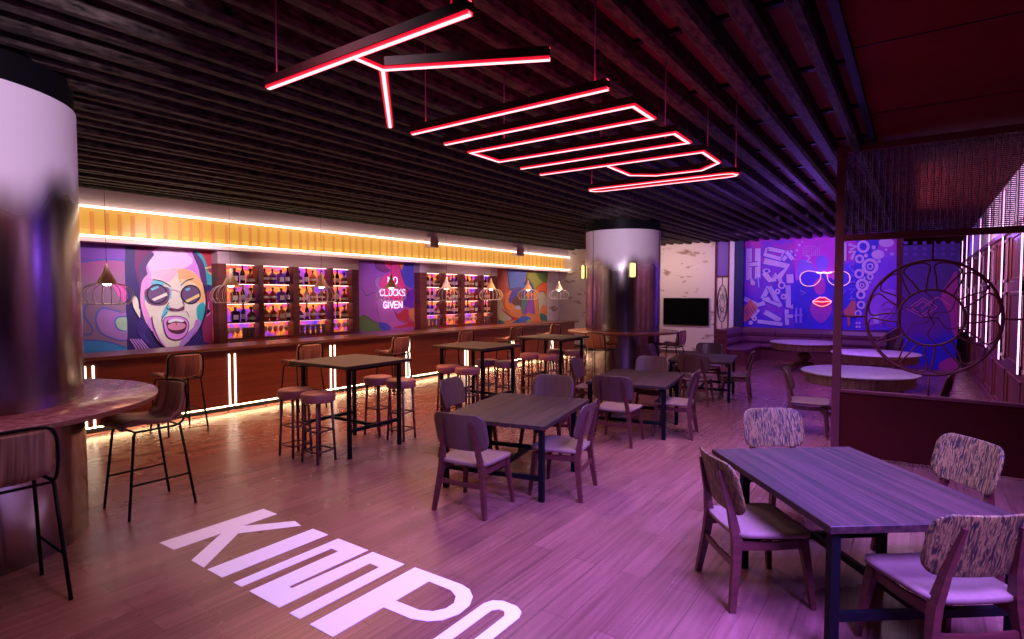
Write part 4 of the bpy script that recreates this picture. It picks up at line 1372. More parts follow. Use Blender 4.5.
A.line([(238, 285), (270, 275), (312, 288)], 0.012, pc('hot_pink', (0.75, 0.10, 0.42)))
A.line([(158, 218), (200, 225), (240, 245), (255, 258)], 0.014, K_)
A.line([(310, 250), (340, 225), (380, 212)], 0.016, K_)
A.poly([(250, 372), (290, 380), (325, 365), (328, 385), (290, 393), (252, 390)], pc('nose_shadow', (0.25, 0.07, 0.14)), True)
A.line([(245, 345), (232, 370), (250, 385), (280, 380), (300, 388), (322, 380), (328, 355), (318, 340)], 0.013, K_)
A.line([(235, 395), (210, 425), (205, 450)], 0.012, K_)
A.line([(340, 390), (358, 425)], 0.010, K_)
A.poly([(215, 440), (260, 420), (320, 425), (352, 455), (345, 510), (310, 545), (265, 548), (228, 520)], pc('orchid_pink', (0.78, 0.28, 0.80)), True)
A.line([(215, 440), (260, 420), (320, 425), (352, 455), (345, 510), (310, 545), (265, 548), (228, 520)], 0.014, K_, True, True)
A.poly([(230, 450), (270, 438), (320, 440), (342, 462), (330, 505), (290, 518), (245, 500)], pc('mouth', (0.10, 0.015, 0.05)), True)
A.poly([(240, 445), (280, 432), (325, 442), (318, 452), (280, 448), (248, 456)], pc('teeth', (0.92, 0.85, 0.85)), True)
A.poly([(238, 470), (275, 455), (330, 462), (328, 485), (285, 497), (248, 490)], pc('tongue', (0.85, 0.30, 0.45)), True)
A.line([(283, 455), (285, 470)], 0.012, K_)
A.line(face[5:14], 0.016, K_)
A.line([(150, 420), (160, 480), (195, 560), (235, 602)], 0.012, K_)
A.line([(440, 250), (450, 330), (445, 400), (420, 480), (430, 520)], 0.02, K_)
A.line([(465, 340), (462, 370), (470, 400), (450, 420)], 0.014, pc('rose_pink', (0.85, 0.32, 0.66)))
A.disc((462, 392), 9, K_)
for i in range(5):
    A.line([(30 + i * 14, 545), (60 + i * 16, 590), (70 + i * 18, 620)], 0.022, pc('lilac', (0.52, 0.22, 0.70)))
for i in range(4):
    A.line([(100 + 8 * i, 440 + 12 * i), (70 + 12 * i, 490 + 10 * i), (110 + 14 * i, 560 + 8 * i)], 0.008, pc('indigo', (0.12, 0.05, 0.42)))
    A.line([(300 + i * 22, 600), (350 + i * 18, 560), (390 + 16 * i, 500)], 0.010, pc('indigo', (0.12, 0.05, 0.42)))
tag(A.mb.build('wall_mural_panel', A.mats), 'mural of a shouting face in round dark sunglasses', 'mural')

# psychedelic mural with the neon slogan
A = Art('y', PW, 7.987, 355, 255)
A.board(9.45, 11.66, 0.9, 2.88, gradient_mat('mural_violet_blend', [(0.0, (0.42, 0.10, 0.40)), (0.4, (0.36, 0.07, 0.50)), (0.7, (0.22, 0.04, 0.62)), (1.0, (0.13, 0.05, 0.55))], 'Z', 1.0, 2.9))
A.poly([(340, 30), (520, 40), (520, 250), (420, 255), (380, 180), (345, 110)], pc('royal', (0.08, 0.07, 0.52)), True)
A.poly([(160, 40), (240, 35), (260, 100), (290, 120), (240, 140), (170, 100)], pc('plum', (0.22, 0.03, 0.20)), True)
pinky = pc('raspberry', (0.72, 0.04, 0.22))
A.poly([(245, 35), (345, 40), (360, 110), (375, 180), (400, 240), (425, 300), (400, 350), (370, 400), (320, 440), (280, 380), (240, 330), (200, 260), (205, 200), (230, 170), (290, 130), (245, 90)], pinky, True)
A.poly([(160, 190), (200, 165), (190, 240), (220, 280), (180, 280), (155, 230)], pc('orchid', (0.42, 0.18, 0.50)), True)
A.poly([(330, 40), (390, 50), (375, 120), (355, 90)], pc('burnt_orange', (0.70, 0.22, 0.08)), True)
A.poly([(380, 350), (430, 290), (520, 250), (520, 440), (440, 420), (390, 400)], pc('deep_violet', (0.16, 0.02, 0.42)), True)
A.poly([(165, 370), (300, 350), (320, 440), (345, 520), (410, 545), (300, 590), (200, 545), (180, 450)], pc('orchid_wash', (0.50, 0.12, 0.45)), True)
A.poly([(310, 440), (345, 470), (400, 430), (440, 470), (430, 520), (505, 545), (440, 575), (300, 580), (420, 545), (345, 510)], pc('poppy', (0.52, 0.03, 0.06)), True)
A.poly([(440, 430), (515, 430), (518, 560), (470, 530), (430, 480)], pc('burnt_orange', (0.70, 0.22, 0.08)), True)
A.poly([(35, 500), (80, 480), (140, 520), (210, 560), (230, 600), (35, 605)], pc('olive', (0.12, 0.20, 0.05)), True)
A.poly([(190, 540), (250, 545), (290, 590), (210, 600)], pc('royal', (0.08, 0.07, 0.52)), True)
for l in ([(40, 265), (70, 290), (90, 325), (150, 300), (200, 305), (240, 330)], [(165, 370), (180, 450), (205, 550), (250, 600)], [(60, 480), (120, 510), (190, 545)], [(160, 60), (165, 100), (230, 140)],
          [(200, 165), (160, 190), (160, 240), (190, 285)], [(345, 60), (370, 150), (400, 240)], [(400, 260), (430, 300), (390, 350)], [(310, 440), (345, 515), (410, 545)]):
    A.line(l, 0.012, K_)
tag(A.mb.build('wall_mural_panel', A.mats), 'violet and pink swirling mural behind the neon slogan', 'mural')

# orange and blue abstract mural
A = Art('y', PW, 9.126, 495, 262)
A.board(15.32, 18.4, 0.9, 2.88, pc('tangerine', (0.62, 0.20, 0.07)))
A.poly([(25, 50), (105, 50), (115, 120), (110, 200), (130, 250), (100, 290), (25, 260)], pc('coral', (0.60, 0.10, 0.07)), True)
A.poly([(130, 50), (310, 50), (290, 110), (270, 180), (290, 240), (200, 235), (140, 260), (115, 170)], pc('denim', (0.12, 0.17, 0.50)), True)
A.poly([(310, 50), (470, 50), (470, 190), (400, 210), (360, 265), (320, 170), (290, 160)], pc('moss', (0.33, 0.33, 0.07)), True)
A.poly([(380, 90), (470, 70), (470, 180), (420, 170)], pc('olive', (0.12, 0.20, 0.05)), True)
A.poly([(265, 200), (305, 150), (365, 265), (330, 290), (300, 230)], pc('slate_blue', (0.05, 0.11, 0.36)))
A.poly([(150, 260), (230, 240), (290, 270), (260, 330), (220, 420), (180, 380), (130, 370), (125, 310)], pc('indigo2', (0.09, 0.07, 0.33)), True)
A.poly([(200, 310), (250, 270), (260, 400), (200, 410), (150, 360)], pc('umber', (0.16, 0.06, 0.05)), True)
A.poly([(90, 290), (150, 260), (125, 330), (120, 400), (150, 430), (100, 445), (80, 380)], pc('orange', (0.80, 0.20, 0.04)), True)
A.poly([(25, 330), (60, 360), (90, 450), (170, 520), (60, 540), (25, 500)], pc('sand', (0.45, 0.40, 0.28)), True)
A.poly([(260, 480), (300, 350), (335, 310), (355, 400), (360, 475), (310, 460)], pc('grape', (0.28, 0.07, 0.38)), True)
A.poly([(250, 320), (300, 330), (250, 480), (240, 400)], pc('bottle_green', (0.07, 0.19, 0.16)), True)
A.poly([(395, 290), (440, 270), (465, 300), (465, 400), (430, 390), (395, 450)], pc('sand', (0.45, 0.40, 0.28)), True)
A.poly([(400, 210), (468, 190), (468, 290), (430, 270), (385, 290)], pc('vermilion', (0.75, 0.13, 0.04)), True)
A.poly([(60, 420), (120, 480), (210, 520), (70, 545), (150, 520), (80, 460)], pc('poppy', (0.52, 0.03, 0.06)), True)
A.poly([(210, 520), (260, 490), (330, 520), (240, 580), (130, 580)], pc('royal2', (0.06, 0.12, 0.45)), True)
A.poly([(30, 530), (80, 550), (90, 600), (30, 600)], pc('pine', (0.05, 0.15, 0.13)), True)
A.poly([(330, 570), (400, 500), (468, 500), (468, 590)], pc('vermilion', (0.75, 0.13, 0.04)), True)
A.poly([(410, 470), (468, 490), (468, 560), (420, 540)], pc('pine', (0.05, 0.15, 0.13)), True)
A.poly([(270, 570), (310, 520), (340, 560), (300, 590)], pc('moss', (0.33, 0.33, 0.07)), True)
A.disc((205, 415), 26, pc('pale_blue', (0.42, 0.46, 0.62)), 18)
for l in ([(105, 60), (130, 240), (100, 290), (80, 400), (130, 450)], [(140, 250), (200, 235), (290, 240)], [(365, 265), (300, 150), (265, 200)], [(300, 60), (280, 180)], [(90, 450), (170, 520)], [(260, 480), (335, 310), (360, 475)],
          [(360, 265), (400, 210), (465, 185)], [(395, 450), (395, 290), (440, 270), (465, 310)]):
    A.line(l, 0.016, K_)
tag(A.mb.build('wall_mural_panel', A.mats), 'orange, blue and green abstract mural beside the bare plaster corner', 'mural')

# painted splashback strips under the bottle shelves
for x0, x1, lab in ((6.0, 9.3, 'first'), (11.75, 15.1, 'second')):
    mb = MB()
    cs = [pc('olive', 0), pc('burnt_orange', 0), pc('poppy', 0), pc('royal', 0), pc('mint', 0), pc('violet', 0), pc('orange', 0), pc('royal2', 0)]
    n = 14
    for i in range(n):
        a, b_ = x0 + (x1 - x0) * i / n, x0 + (x1 - x0) * (i + 1) / n
        sk = 0.12 * math.sin(i * 2.3)
        sk2 = 0.12 * math.sin((i + 1) * 2.3)
        ci = (i * 5 + (i // 3)) % len(cs)
        vs = [(a - sk * (i > 0), 11.16, 0.85), (b_ - sk2 * (i < n - 1), 11.16, 0.85), (b_ + sk2 * (i < n - 1), 11.16, 1.075), (a + sk * (i > 0), 11.16, 1.075)]
        vs += [(p[0], 11.19, p[2]) for p in vs]
        mb.add(vs, [(0, 1, 2, 3), (7, 6, 5, 4), (0, 4, 5, 1), (3, 2, 6, 7), (0, 3, 7, 4), (1, 5, 6, 2)], ci)
    tag(mb.build('splashback', cs), 'colourful painted splashback strip under the ' + lab + ' bottle shelf unit from the big column', 'splashback')

# ------------------------------------------------------------------ bottle shelves
SY0, SY1 = 11.2, 11.46
ROWS = [(2.62, 2.243), (2.223, 1.846), (1.818, 1.453), (1.425, 1.12)]


def xs(u):
    return on_y(u, 300, SY0)[0]


def shelf_unit(left, right, cells, top, lab):
    x0, x1 = xs(left), xs(right)
    c = ((x0 + x1) / 2, 11.33, 0.85)
    t = empty('shelf_unit', c, 0, lab, 'shelf unit')
    L = lambda mb, nm, m: mb.build(nm, m, t)
    q = lambda a, b_, z0, z1, y0=SY0, y1=SY1: (a - c[0], b_ - c[0], y0 - c[1], y1 - c[1], z0 - c[2], z1 - c[2])
    L(MB().box(*q(x0, x1, 1.08, 2.66, SY1 - 0.03, SY1)), 'back_panel', M['backlit'])
    L(MB().box(*q(x0, x1, 2.62, 2.88)), 'top_fascia', M['mauve'])
    edges = [x0] + [e for cc in cells for e in (xs(cc[0]), xs(cc[1]))] + [x1]
    for i in range(0, len(edges), 2):
        L(MB().box(*q(edges[i], edges[i + 1], 0.85, 2.62)), 'upright', M['shelf'])
    for k, (za, zb) in enumerate(((2.243, 2.223), (1.846, 1.818), (1.453, 1.425), (1.12, 1.08))):
        L(MB().box(*q(x0 + 0.01, x1 - 0.01, zb, za, SY0 + 0.004)), 'shelf_board', M['shelf'])
    for ca, cb in cells:
        for zt, zb in ROWS:
            L(MB().box(*q(xs(ca) + 0.02, xs(cb) - 0.02, zt - 0.009, zt - 0.002, SY0 + 0.13, SY0 + 0.17)), 'light_bar', M['led_shelf'])
    return t


C1 = [(227, 259), (264, 293.5), (299.5, 331), (333.5, 352.7)]
C2 = [(427, 443), (446, 461), (464.7, 481), (484, 493)]
shelf_unit(218.5, 359.2, C1, 0, 'backlit bottle shelf unit beside the shouting face mural')
shelf_unit(420.5, 497.5, C2, 0, 'backlit bottle shelf unit beside the orange and blue abstract mural')


def bottle(kind, glass):
    """kinds: tall, square, flask, squat, mini"""
    mb = MB()
    if kind == 'tall':
        mb.lathe([(0.0, 0), (0.036, 0.0), (0.038, 0.01), (0.038, 0.17), (0.030, 0.20), (0.014, 0.23), (0.013, 0.28)], segs=16)
        mb.lathe([(0.016, 0.275), (0.016, 0.305), (0.0, 0.307)], segs=12, mi=1)
        mb.lathe([(0.0386, 0.05), (0.0386, 0.13)], segs=16, mi=2)
    elif kind == 'square':
        mb.slab(-0.062, 0.062, -0.035, 0.035, 0, 0.185, 0.014)
        mb.lathe([(0.05, 0.183), (0.02, 0.20), (0.018, 0.225)], segs=12)
        mb.lathe([(0.026, 0.222), (0.026, 0.25), (0.0, 0.252)], segs=12, mi=1)
        mb.box(-0.04, 0.04, -0.037, -0.034, 0.04, 0.12, 2)
    elif kind == 'flask':
        mb.lathe([(0.0, 0), (0.045, 0.0), (0.062, 0.03), (0.070, 0.09), (0.062, 0.145), (0.03, 0.185), (0.016, 0.20), (0.016, 0.24)], segs=18)
        mb.lathe([(0.021, 0.238), (0.021, 0.265), (0.0, 0.268)], segs=12, mi=1)
        mb.lathe([(0.0705, 0.07), (0.0705, 0.11)], segs=18, mi=2)
    elif kind == 'squat':
        mb.lathe([(0.0, 0), (0.07, 0.0), (0.074, 0.012), (0.066, 0.11), (0.05, 0.145), (0.018, 0.165), (0.017, 0.215)], segs=18)
        mb.lathe([(0.028, 0.212), (0.032, 0.235), (0.02, 0.255), (0.0, 0.258)], segs=12, mi=1)
        mb.lathe([(0.0745, 0.03), (0.0705, 0.08)], segs=18, mi=2)
    o = mb.build('bottle', [glass, M['cap'], M['tag']], loc=(0, 0, 0))
    o['category'] = 'bottle'
    o.scale = (1.25, 1.1, 1.2)
    return o


def goblet(dark):
    mb = MB()
    if dark:
        mb.lathe([(0.0, 0), (0.045, 0.0), (0.05, 0.01), (0.04, 0.07), (0.056, 0.10), (0.04, 0.13), (0.058, 0.165), (0.054, 0.21), (0.050, 0.21), (0.036, 0.13), (0.03, 0.02), (0, 0.02)], segs=14)
    else:
        mb.lathe([(0.0, 0), (0.04, 0.0), (0.04, 0.005), (0.006, 0.012), (0.006, 0.09), (0.03, 0.11), (0.05, 0.15), (0.045, 0.22), (0.042, 0.22), (0.046, 0.15), (0.02, 0.115), (0, 0.112)], segs=16)
    o = mb.build('drinking_glass', [M['tumbler_dark'] if dark else M['tumbler']], loc=(0, 0, 0))
    o['category'] = 'glass'
    return o


ORD = 'first second third fourth fifth sixth seventh eighth ninth tenth eleventh twelfth thirteenth fourteenth fifteenth sixteenth'.split()
GL = {'dark': M['glass_dark'], 'red': M['glass_red'], 'amber': M['glass_amber'], 'violet': M['glass_violet'], 'brown': M['glass_brown']}
protos = {}


def put_bottle(kind, colr, x, z, lab, grp):
    if (kind, colr) not in protos:
        o = protos[(kind, colr)] = bottle(kind, GL[colr])
    else:
        o = protos[(kind, colr)].copy()
        COL.objects.link(o)
    o.location = (x, 11.30, z)
    o.rotation_euler = (0, 0, random.uniform(-0.2, 0.2))
    o['label'] = lab
    o['group'] = grp


T, Q, Fk, Sq = 'tall', 'square', 'flask', 'squat'
R1 = [(237.6, Q), (245.6, T), (253.5, Sq), (267.8, Fk), (275.6, Fk), (284, Q), (290.6, T), (302, Sq), (309.4, T), (315.8, Fk), (324.2, Fk), (335.4, T), (340.2, T), (347, Sq)]
cols = [['dark', 'dark', 'red', 'red', 'violet', 'violet', 'dark', 'violet', 'dark', 'amber', 'brown', 'dark', 'dark', 'brown'],
        ['brown', 'dark', 'brown', 'red', 'red', 'violet', 'dark', 'brown', 'dark', 'amber', 'brown', 'brown', 'dark', 'red'],
        ['dark', 'dark', 'brown', 'amber', 'red', 'amber', 'dark', 'violet', 'dark', 'amber', 'red', 'brown', 'brown', 'red']]
R2 = [(430.5, T), (434.6, T), (439.6, Sq), (448.6, Fk), (451.6, Fk), (455, T), (458.6, T), (467.2, T), (470.2, T), (474, Fk), (478, Q), (485.4, T), (488, T), (491.2, T)]
RN = ['top', 'second', 'third']
for un, (R_, lab0) in enumerate(((R1, 'of the unit by the face mural'), (R2, 'of the unit by the abstract mural'))):
    for r in range(3):
        z = (2.243, 1.846, 1.453)[r]
        for k, (u, kd) in enumerate(R_):
            if un == 1 and r == 1 and k == 4:
                kd = Sq
            cl = cols[(r + un) % 3][k]
            nm = {'tall': 'tall', 'square': 'square', 'flask': 'round-bodied', 'squat': 'squat'}[kd]
            put_bottle(kd, cl, xs(u), z, f'{cl} {nm} bottle, {ORD[k]} along the {RN[r]} shelf {lab0}', 'bottles on the ' + RN[r] + ' shelf ' + lab0)
gp = {}
for un, (us, lab0) in enumerate((([(230, 0), (234.5, 0), (239.5, 0), (246.5, 1), (250.5, 1), (254.5, 1), (267, 0), (272, 0), (277.5, 0), (283, 0), (288.5, 0), (304.5, 1), (310, 1), (315.5, 1), (320.5, 1), (326, 1), (336, 0), (341, 0), (346.5, 0), (350, 0)], 'of the unit by the face mural'),
                                 ([(429.5, 1), (433.5, 1), (437, 1), (441, 1), (448, 0), (452, 0), (456, 0), (459, 0), (467, 0), (470.5, 0), (474, 0), (478, 0), (485.5, 1), (488.5, 1), (491.5, 1)], 'of the unit by the abstract mural'))):
    cnt = 0
    for u, dk in us:
        if dk not in gp:
            o = gp[dk] = goblet(dk)
        else:
            o = gp[dk].copy()
            COL.objects.link(o)
        o.location = (xs(u), 11.30, 1.12)
        nn = (ORD + ['seventeenth', 'eighteenth', 'nineteenth', 'twentieth'])[cnt]
        o['label'] = ('dark cut glass' if dk else 'pale stemmed glass') + f', {nn} along the lowest shelf {lab0}'
        o['group'] = 'glasses on the lowest shelf ' + lab0
        cnt += 1

# ------------------------------------------------------------------ neon slogan
STROKES = {
    'N': [[(0, 0), (0, 1), (1, 0), (1, 1)]],
    'O': [[(0.5, 0), (0.12, 0.12), (0, 0.5), (0.12, 0.88), (0.5, 1), (0.88, 0.88), (1, 0.5), (0.88, 0.12), (0.5, 0)]],
    'C': [[(1, 0.85), (0.6, 1), (0.2, 0.9), (0, 0.5), (0.2, 0.1), (0.6, 0), (1, 0.15)]],
    'L': [[(0, 1), (0, 0), (0.9, 0)]],
    'K': [[(0, 0), (0, 1)], [(1, 1), (0, 0.45)], [(0.3, 0.6), (1, 0)]],
    'S': [[(0.95, 0.88), (0.5, 1), (0.08, 0.85), (0.15, 0.58), (0.85, 0.42), (0.95, 0.15), (0.5, 0), (0.03, 0.12)]],
    'G': [[(1, 0.85), (0.6, 1), (0.2, 0.9), (0, 0.5), (0.2, 0.1), (0.6, 0), (1, 0.12), (1, 0.48), (0.6, 0.48)]],
    'I': [[(0.5, 0), (0.5, 1)]],
    'V': [[(0, 1), (0.5, 0), (1, 1)]],
    'E': [[(0.95, 1), (0, 1), (0, 0), (0.95, 0)], [(0, 0.5), (0.8, 0.5)]],
}
YN = 11.38
t = empty('neon_sign', (10.5, YN, 1.6), 0, 'pink-white neon sign reading NO CLOCKS GIVEN on the swirling mural', 'neon sign')
for word, xa, xb, ya, yb in (('NO', 225, 385, 35, 155), ('CLOCKS', 85, 520, 245, 358), ('GIVEN', 145, 470, 460, 570)):
    pxy = lambda a, b_: on_y(375 + a / 17.26, 275 + b_ / 17.27, YN)
    X0, X1 = pxy(xa, yb)[0], pxy(xb, yb)[0]
    ZA, ZB = pxy((xa + xb) / 2, yb)[1], pxy((xa + xb) / 2, ya)[1]
    wts = [0.35 if ch == 'I' else 1 for ch in word]
    gap = 0.30
    un_ = (X1 - X0) / (sum(wts) + gap * (len(word) - 1))
    x = X0
    mb = MB()
    for ch, wt in zip(word, wts):
        for st_ in STROKES[ch]:
            mb.tube([(x + p[0] * wt * un_ - 10.5, 0, ZA + p[1] * (ZB - ZA) - 1.6) for p in st_], 0.0125, 6)
        x += un_ * (wt + gap)
    mb.build('neon_word', M['neon_white'], t)

# ------------------------------------------------------------------ graffiti wall with neon sunglasses and lips
PX = XM
G = Art('x', PX, 6.8, 740, 236)
G.board(0.53, 4.58, 0.93, 3.86, gradient_mat('graffiti_blend', [(0.0, (0.05, 0.03, 0.75)), (0.28, (0.10, 0.03, 0.80)), (0.42, (0.62, 0.03, 0.50)), (0.62, (0.55, 0.04, 0.62)), (0.8, (0.50, 0.04, 0.70)), (1.0, (0.12, 0.04, 0.78))], 'Z', 0.9, 3.8, wob=0.3, wscale=0.8), 0.035)
lv, lv2 = pc('lavender', (0.52, 0.42, 0.85)), pc('pale_lavender', (0.74, 0.55, 0.85))
db = pc('deep_blue', (0.05, 0.03, 0.65))
mg = pc('magenta', (0.75, 0.04, 0.42))
G.poly([(30, 40), (365, 25), (370, 620), (20, 605)], gradient_mat('graffiti_left_blend', [(0, (0.10, 0.03, 0.75)), (0.35, (0.30, 0.05, 0.65)), (0.5, (0.62, 0.04, 0.42)), (0.75, (0.22, 0.04, 0.70)), (1, (0.10, 0.04, 0.72))], 'Z', 0.9, 3.8, wob=0.35, wscale=1.2))
G.poly([(370, 60), (420, 30), (640, 20), (640, 300), (560, 250), (480, 220), (420, 240), (380, 300)], pc('bright_magenta', (0.66, 0.05, 0.66)), True)
G.poly([(375, 360), (420, 330), (520, 350), (500, 420), (480, 500), (500, 610), (370, 615)], db, True)
G.poly([(600, 300), (640, 300), (700, 380), (700, 620), (600, 620), (590, 480)], db, True)
G.poly([(500, 330), (530, 290), (570, 290), (580, 360), (560, 395), (520, 390)], pc('nose_pink', (0.50, 0.05, 0.50)), True)
G.poly([(480, 470), (540, 440), (620, 470), (610, 540), (550, 590), (490, 540)], pc('chin_pink', (0.38, 0.05, 0.55)), True)
G.poly([(395, 180), (450, 160), (500, 200), (520, 250), (450, 240), (390, 300)], pc('periwinkle', (0.28, 0.16, 0.85)), True)
G.poly([(520, 150), (560, 130), (600, 160), (590, 220), (540, 240), (520, 200)], pc('periwinkle', (0.28, 0.16, 0.85)), True)
for l, wd in (([(62, 85), (60, 300)], 0.17), ([(122, 85), (120, 290)], 0.17), ([(62, 195), (122, 190)], 0.12), ([(124, 280), (128, 350)], 0.04), ([(80, 290), (82, 320)], 0.10),
              ([(185, 85), (300, 108), (275, 155), (168, 125), (188, 85)], 0.13), ([(165, 170), (325, 205), (262, 285), (232, 262)], 0.19), ([(290, 165), (355, 100)], 0.12), ([(315, 105), (360, 160)], 0.12),
              ([(165, 250), (205, 300), (245, 290)], 0.16), ([(198, 345), (155, 425)], 0.15), ([(200, 345), (275, 480)], 0.15), ([(155, 425), (262, 468)], 0.10),
              ([(30, 425), (120, 470), (170, 455)], 0.14), ([(170, 515), (275, 575)], 0.16), ([(120, 580), (290, 600)], 0.12), ([(130, 500), (80, 560)], 0.10),
              ([(328, 335), (330, 480), (362, 478)], 0.15), ([(318, 500), (322, 605)], 0.12), ([(320, 545), (362, 545)], 0.11), ([(340, 260), (342, 320)], 0.20)):
    G.line(l, wd + 0.05, db, False)
    G.line(l, wd, lv2 if wd > 0.11 and l[0][1] < 320 else lv, False)
G.poly([(25, 490), (70, 430), (125, 485), (70, 560), (25, 590)], pc('rust', (0.60, 0.14, 0.16)))
for i in range(4):
    G.line([(35 + 16 * i, 500 - 8 * i), (60 + 18 * i, 545 - 8 * i)], 0.03, pc('wine2', (0.20, 0.02, 0.30)), False)
G.disc((182, 238), 26, lv2, 16)
G.disc((182, 238), 13, db, 10)
for c, r in (((285, 335), 20), ((257, 377), 13), ((298, 412), 14), ((275, 300), 9), ((190, 430), 10), ((100, 560), 12), ((75, 590), 9), ((90, 320), 10)):
    G.line([(c[0] + r * math.cos(2 * PI * k / 12), c[1] + r * math.sin(2 * PI * k / 12)) for k in range(12)], 0.045, lv2, True, True)
for c, r in (((388, 98), 9), ((405, 62), 9), ((378, 130), 7), ((425, 40), 6), ((372, 160), 5)):
    G.disc(c, r, lv2)
for i in range(9):
    for j in range(6):
        if (i + j) % 7:
            G.disc((430 + i * 14, 72 + j * 12), 3.2, lv2, n=8)
G.line([(450, 130), (480, 150), (455, 175), (490, 180)], 0.05, lv2, False)
G.line([(410, 370), (450, 390), (420, 400)], 0.04, pc('periwinkle', 0), False)
for u in (385, 415):
    G.line([(u, 490), (u, 590)], 0.06, pc('periwinkle', 0), False)
G.line([(370, 540), (430, 535)], 0.05, pc('periwinkle', 0), False)
G.s, G.ox, G.oy = 7.1, 820, 240
G.poly([(262, 10), (545, 10), (545, 640), (262, 640)], gradient_mat('graffiti_right_blend', [(0, (0.14, 0.03, 0.78)), (0.35, (0.32, 0.08, 0.80)), (0.6, (0.55, 0.05, 0.65)), (1, (0.42, 0.05, 0.75))], 'Z', 0.9, 3.8, wob=0.3, wscale=1.2))
G.poly([(262, 10), (420, 10), (380, 120), (400, 200), (340, 320), (310, 420), (262, 500)], db, True)
for l, wd in (([(160, 20), (160, 140)], 0.07), ([(182, 20), (182, 150)], 0.06), ([(205, 30), (260, 50), (215, 70)], 0.07), ([(205, 90), (250, 80), (225, 140)], 0.08), ([(245, 170), (205, 185), (245, 230)], 0.035),
              ([(200, 270), (245, 250)], 0.03), ([(205, 300), (250, 300)], 0.03), ([(205, 350), (250, 345), (215, 385)], 0.03), ([(150, 360), (185, 360), (160, 390)], 0.03), ([(225, 395), (225, 420)], 0.03), ([(205, 420), (250, 418)], 0.03)):
    G.line(l, wd, lv2 if wd > 0.05 else pc('periwinkle', 0), False)
G.poly([(165, 510), (200, 470), (225, 430), (255, 430), (255, 540), (215, 540), (215, 610), (200, 610), (195, 550)], pc('rust', 0))
G.disc((472, 20), 54, lv2, 32)
G.disc((412, 104), 46, lv2, 33)
G.disc((512, 100), 16, lv, 12)
for c, r, w_ in (((357, 188), 46, 0.085), ((357, 188), 18, 0.04), ((308, 48), 36, 0.07), ((282, 135), 24, 0.06), ((280, 240), 26, 0.06), ((358, 260), 17, 0.05), ((302, 320), 36, 0.075), ((300, 322), 13, 0.035), ((292, 388), 25, 0.06), ((293, 460), 23, 0.05), ((272, 520), 19, 0.04)):
    G.line([(c[0] + r * math.cos(2 * PI * k / 16), c[1] + r * math.sin(2 * PI * k / 16)) for k in range(16)], w_, lv2, True, True)
for c, r in (((382, 54), 15), ((328, 112), 14), ((422, 152), 12), ((470, 70), 9), ((318, 270), 8), ((355, 300), 8), ((262, 588), 8), ((282, 588), 8), ((262, 615), 8), ((282, 615), 8)):
    G.disc(c, r, lv2, n=14)
G.poly([(340, 430), (420, 370), (530, 350), (540, 480), (480, 560), (400, 600), (340, 590)], pc('violet_glow', (0.38, 0.12, 0.82)), True)
G.line([(440, 470), (480, 440), (530, 470), (500, 520), (450, 560), (430, 610)], 0.05, pc('graffiti_plum', (0.30, 0.04, 0.45)))
G.line([(450, 500), (500, 490), (520, 540), (470, 590), (520, 620)], 0.05, pc('graffiti_plum', (0.30, 0.04, 0.45)))
G.line([(400, 520), (400, 590)], 0.12, lv, False)
tag(G.mb.build('wall_mural_panel', G.mats), 'blue and magenta graffiti mural above the corner bench', 'mural')

XN = XM - 0.10
nz = lambda a, b_: on_x(740 + a / 6.8, 236 + b_ / 6.8, XN)
t = empty('neon_sign', (XN, 2.2, 2.2), 0, 'glowing neon sunglasses outline on the graffiti mural', 'neon sign')
V3 = lambda p: (0.0, p[0] - 2.2, p[1] - 2.2)
for ring in ([(408, 288), (420, 255), (465, 238), (520, 246), (547, 262), (542, 300), (505, 335), (455, 340), (420, 322)],
             [(594, 262), (625, 246), (690, 238), (735, 255), (748, 285), (738, 318), (700, 338), (645, 335), (605, 310)]):
    pts = [V3(nz(*p)) for p in ring]
    MB().tube([tuple(p) for p in catmull(pts, 5, True)], 0.011, 6, True).build('lens_outline', M['neon_gold'], t)
MB().tube([tuple(p) for p in catmull([V3(nz(*p)) for p in ((520, 246), (547, 252), (570, 248), (594, 252), (625, 246))], 4)], 0.022, 6).build('bridge', M['neon_white'], t)
t = empty('neon_sign', (XN, 2.35, 1.8), 0, 'glowing pink neon lips on the graffiti mural', 'neon sign')
V4 = lambda p: (0.0, p[0] - 2.35, p[1] - 1.8)
lip = [(495, 447), (520, 430), (545, 416), (558, 421), (572, 416), (598, 430), (622, 447), (595, 468), (558, 479), (520, 468)]
MB().tube([tuple(p) for p in catmull([V4(nz(*p)) for p in lip], 4, True)], 0.012, 6, True).build('lip_outline', M['neon_lip'], t)
MB().tube([tuple(p) for p in catmull([V4(nz(*p)) for p in ((497, 447), (530, 445), (558, 449), (590, 445), (620, 447))], 4)], 0.014, 6).build('lip_line', M['neon_lip'], t)
mb = MB()
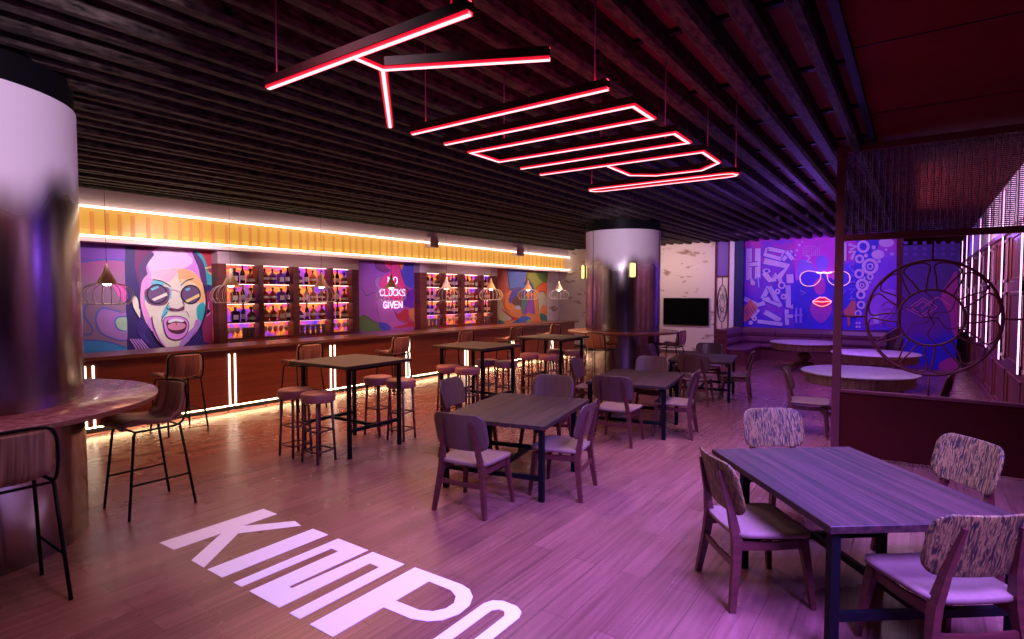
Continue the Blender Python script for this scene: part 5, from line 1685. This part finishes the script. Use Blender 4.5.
q = [nz(*p) for p in lip]
cc = (sum(p[0] for p in q) / len(q), sum(p[1] for p in q) / len(q))
vs = [(0.03, cc[0] - 2.35, cc[1] - 1.8)] + [(0.03, p[0] - 2.35, p[1] - 1.8) for p in q]
mb.add(vs, [(0, i, i % 10 + 1) for i in range(1, 11)])
mb.add([(a + 0.02, b_, c_) for a, b_, c_ in vs], [(0, i % 10 + 1, i) for i in range(1, 11)])
mb.build('lip_fill', pc('lip_red', (0.55, 0.03, 0.10)), t)

# second, dim mural panel at the corridor
H = Art('x', 18.9, 4.913, 860, 250)
H.board(-0.86, 0.36, 0.0, 3.35, gradient_mat('dim_mural_blend', [(0.0, (0.16, 0.02, 0.30)), (0.05, (0.02, 0.01, 0.62)), (0.25, (0.03, 0.01, 0.55)), (0.32, (0.14, 0.02, 0.34)), (0.6, (0.09, 0.02, 0.24)), (1, (0.05, 0.015, 0.20))], 'Z', 0.0, 3.3, wob=0.08, wscale=1.0), 0.05)
H.poly([(400, 230), (440, 150), (478, 120), (478, 420), (455, 400), (440, 320)], pc('dull_magenta', (0.42, 0.03, 0.28)), True)
H.poly([(390, 560), (440, 530), (478, 540), (478, 600), (400, 600)], pc('dull_magenta', 0), True)
for i in range(6):
    for j in range(3):
        H.disc((225 + 46 * i, -35 + 28 * j), 12, pc('indigo_dot', (0.12, 0.03, 0.34)), 8, 14)
for q_ in ([(230, 290), (310, 235), (380, 280), (310, 330)], [(255, 290), (310, 250), (355, 282), (310, 315)], [(300, 290), (380, 230), (440, 270)]):
    H.line(q_, 0.025, pc('salmon', (0.62, 0.12, 0.35)), False, len(q_) == 4)
for l in ([(210, 150), (260, 90), (330, 110), (300, 170)], [(350, 120), (390, 90), (420, 150)], [(230, 130), (290, 150), (330, 130)], [(260, 380), (300, 340), (360, 380), (420, 340)]):
    H.line(l, 0.02, pc('indigo_dot', 0), False)
tag(H.mb.build('wall_mural_panel', H.mats), 'dim purple and blue patterned mural panel beyond the screen wheel', 'mural')
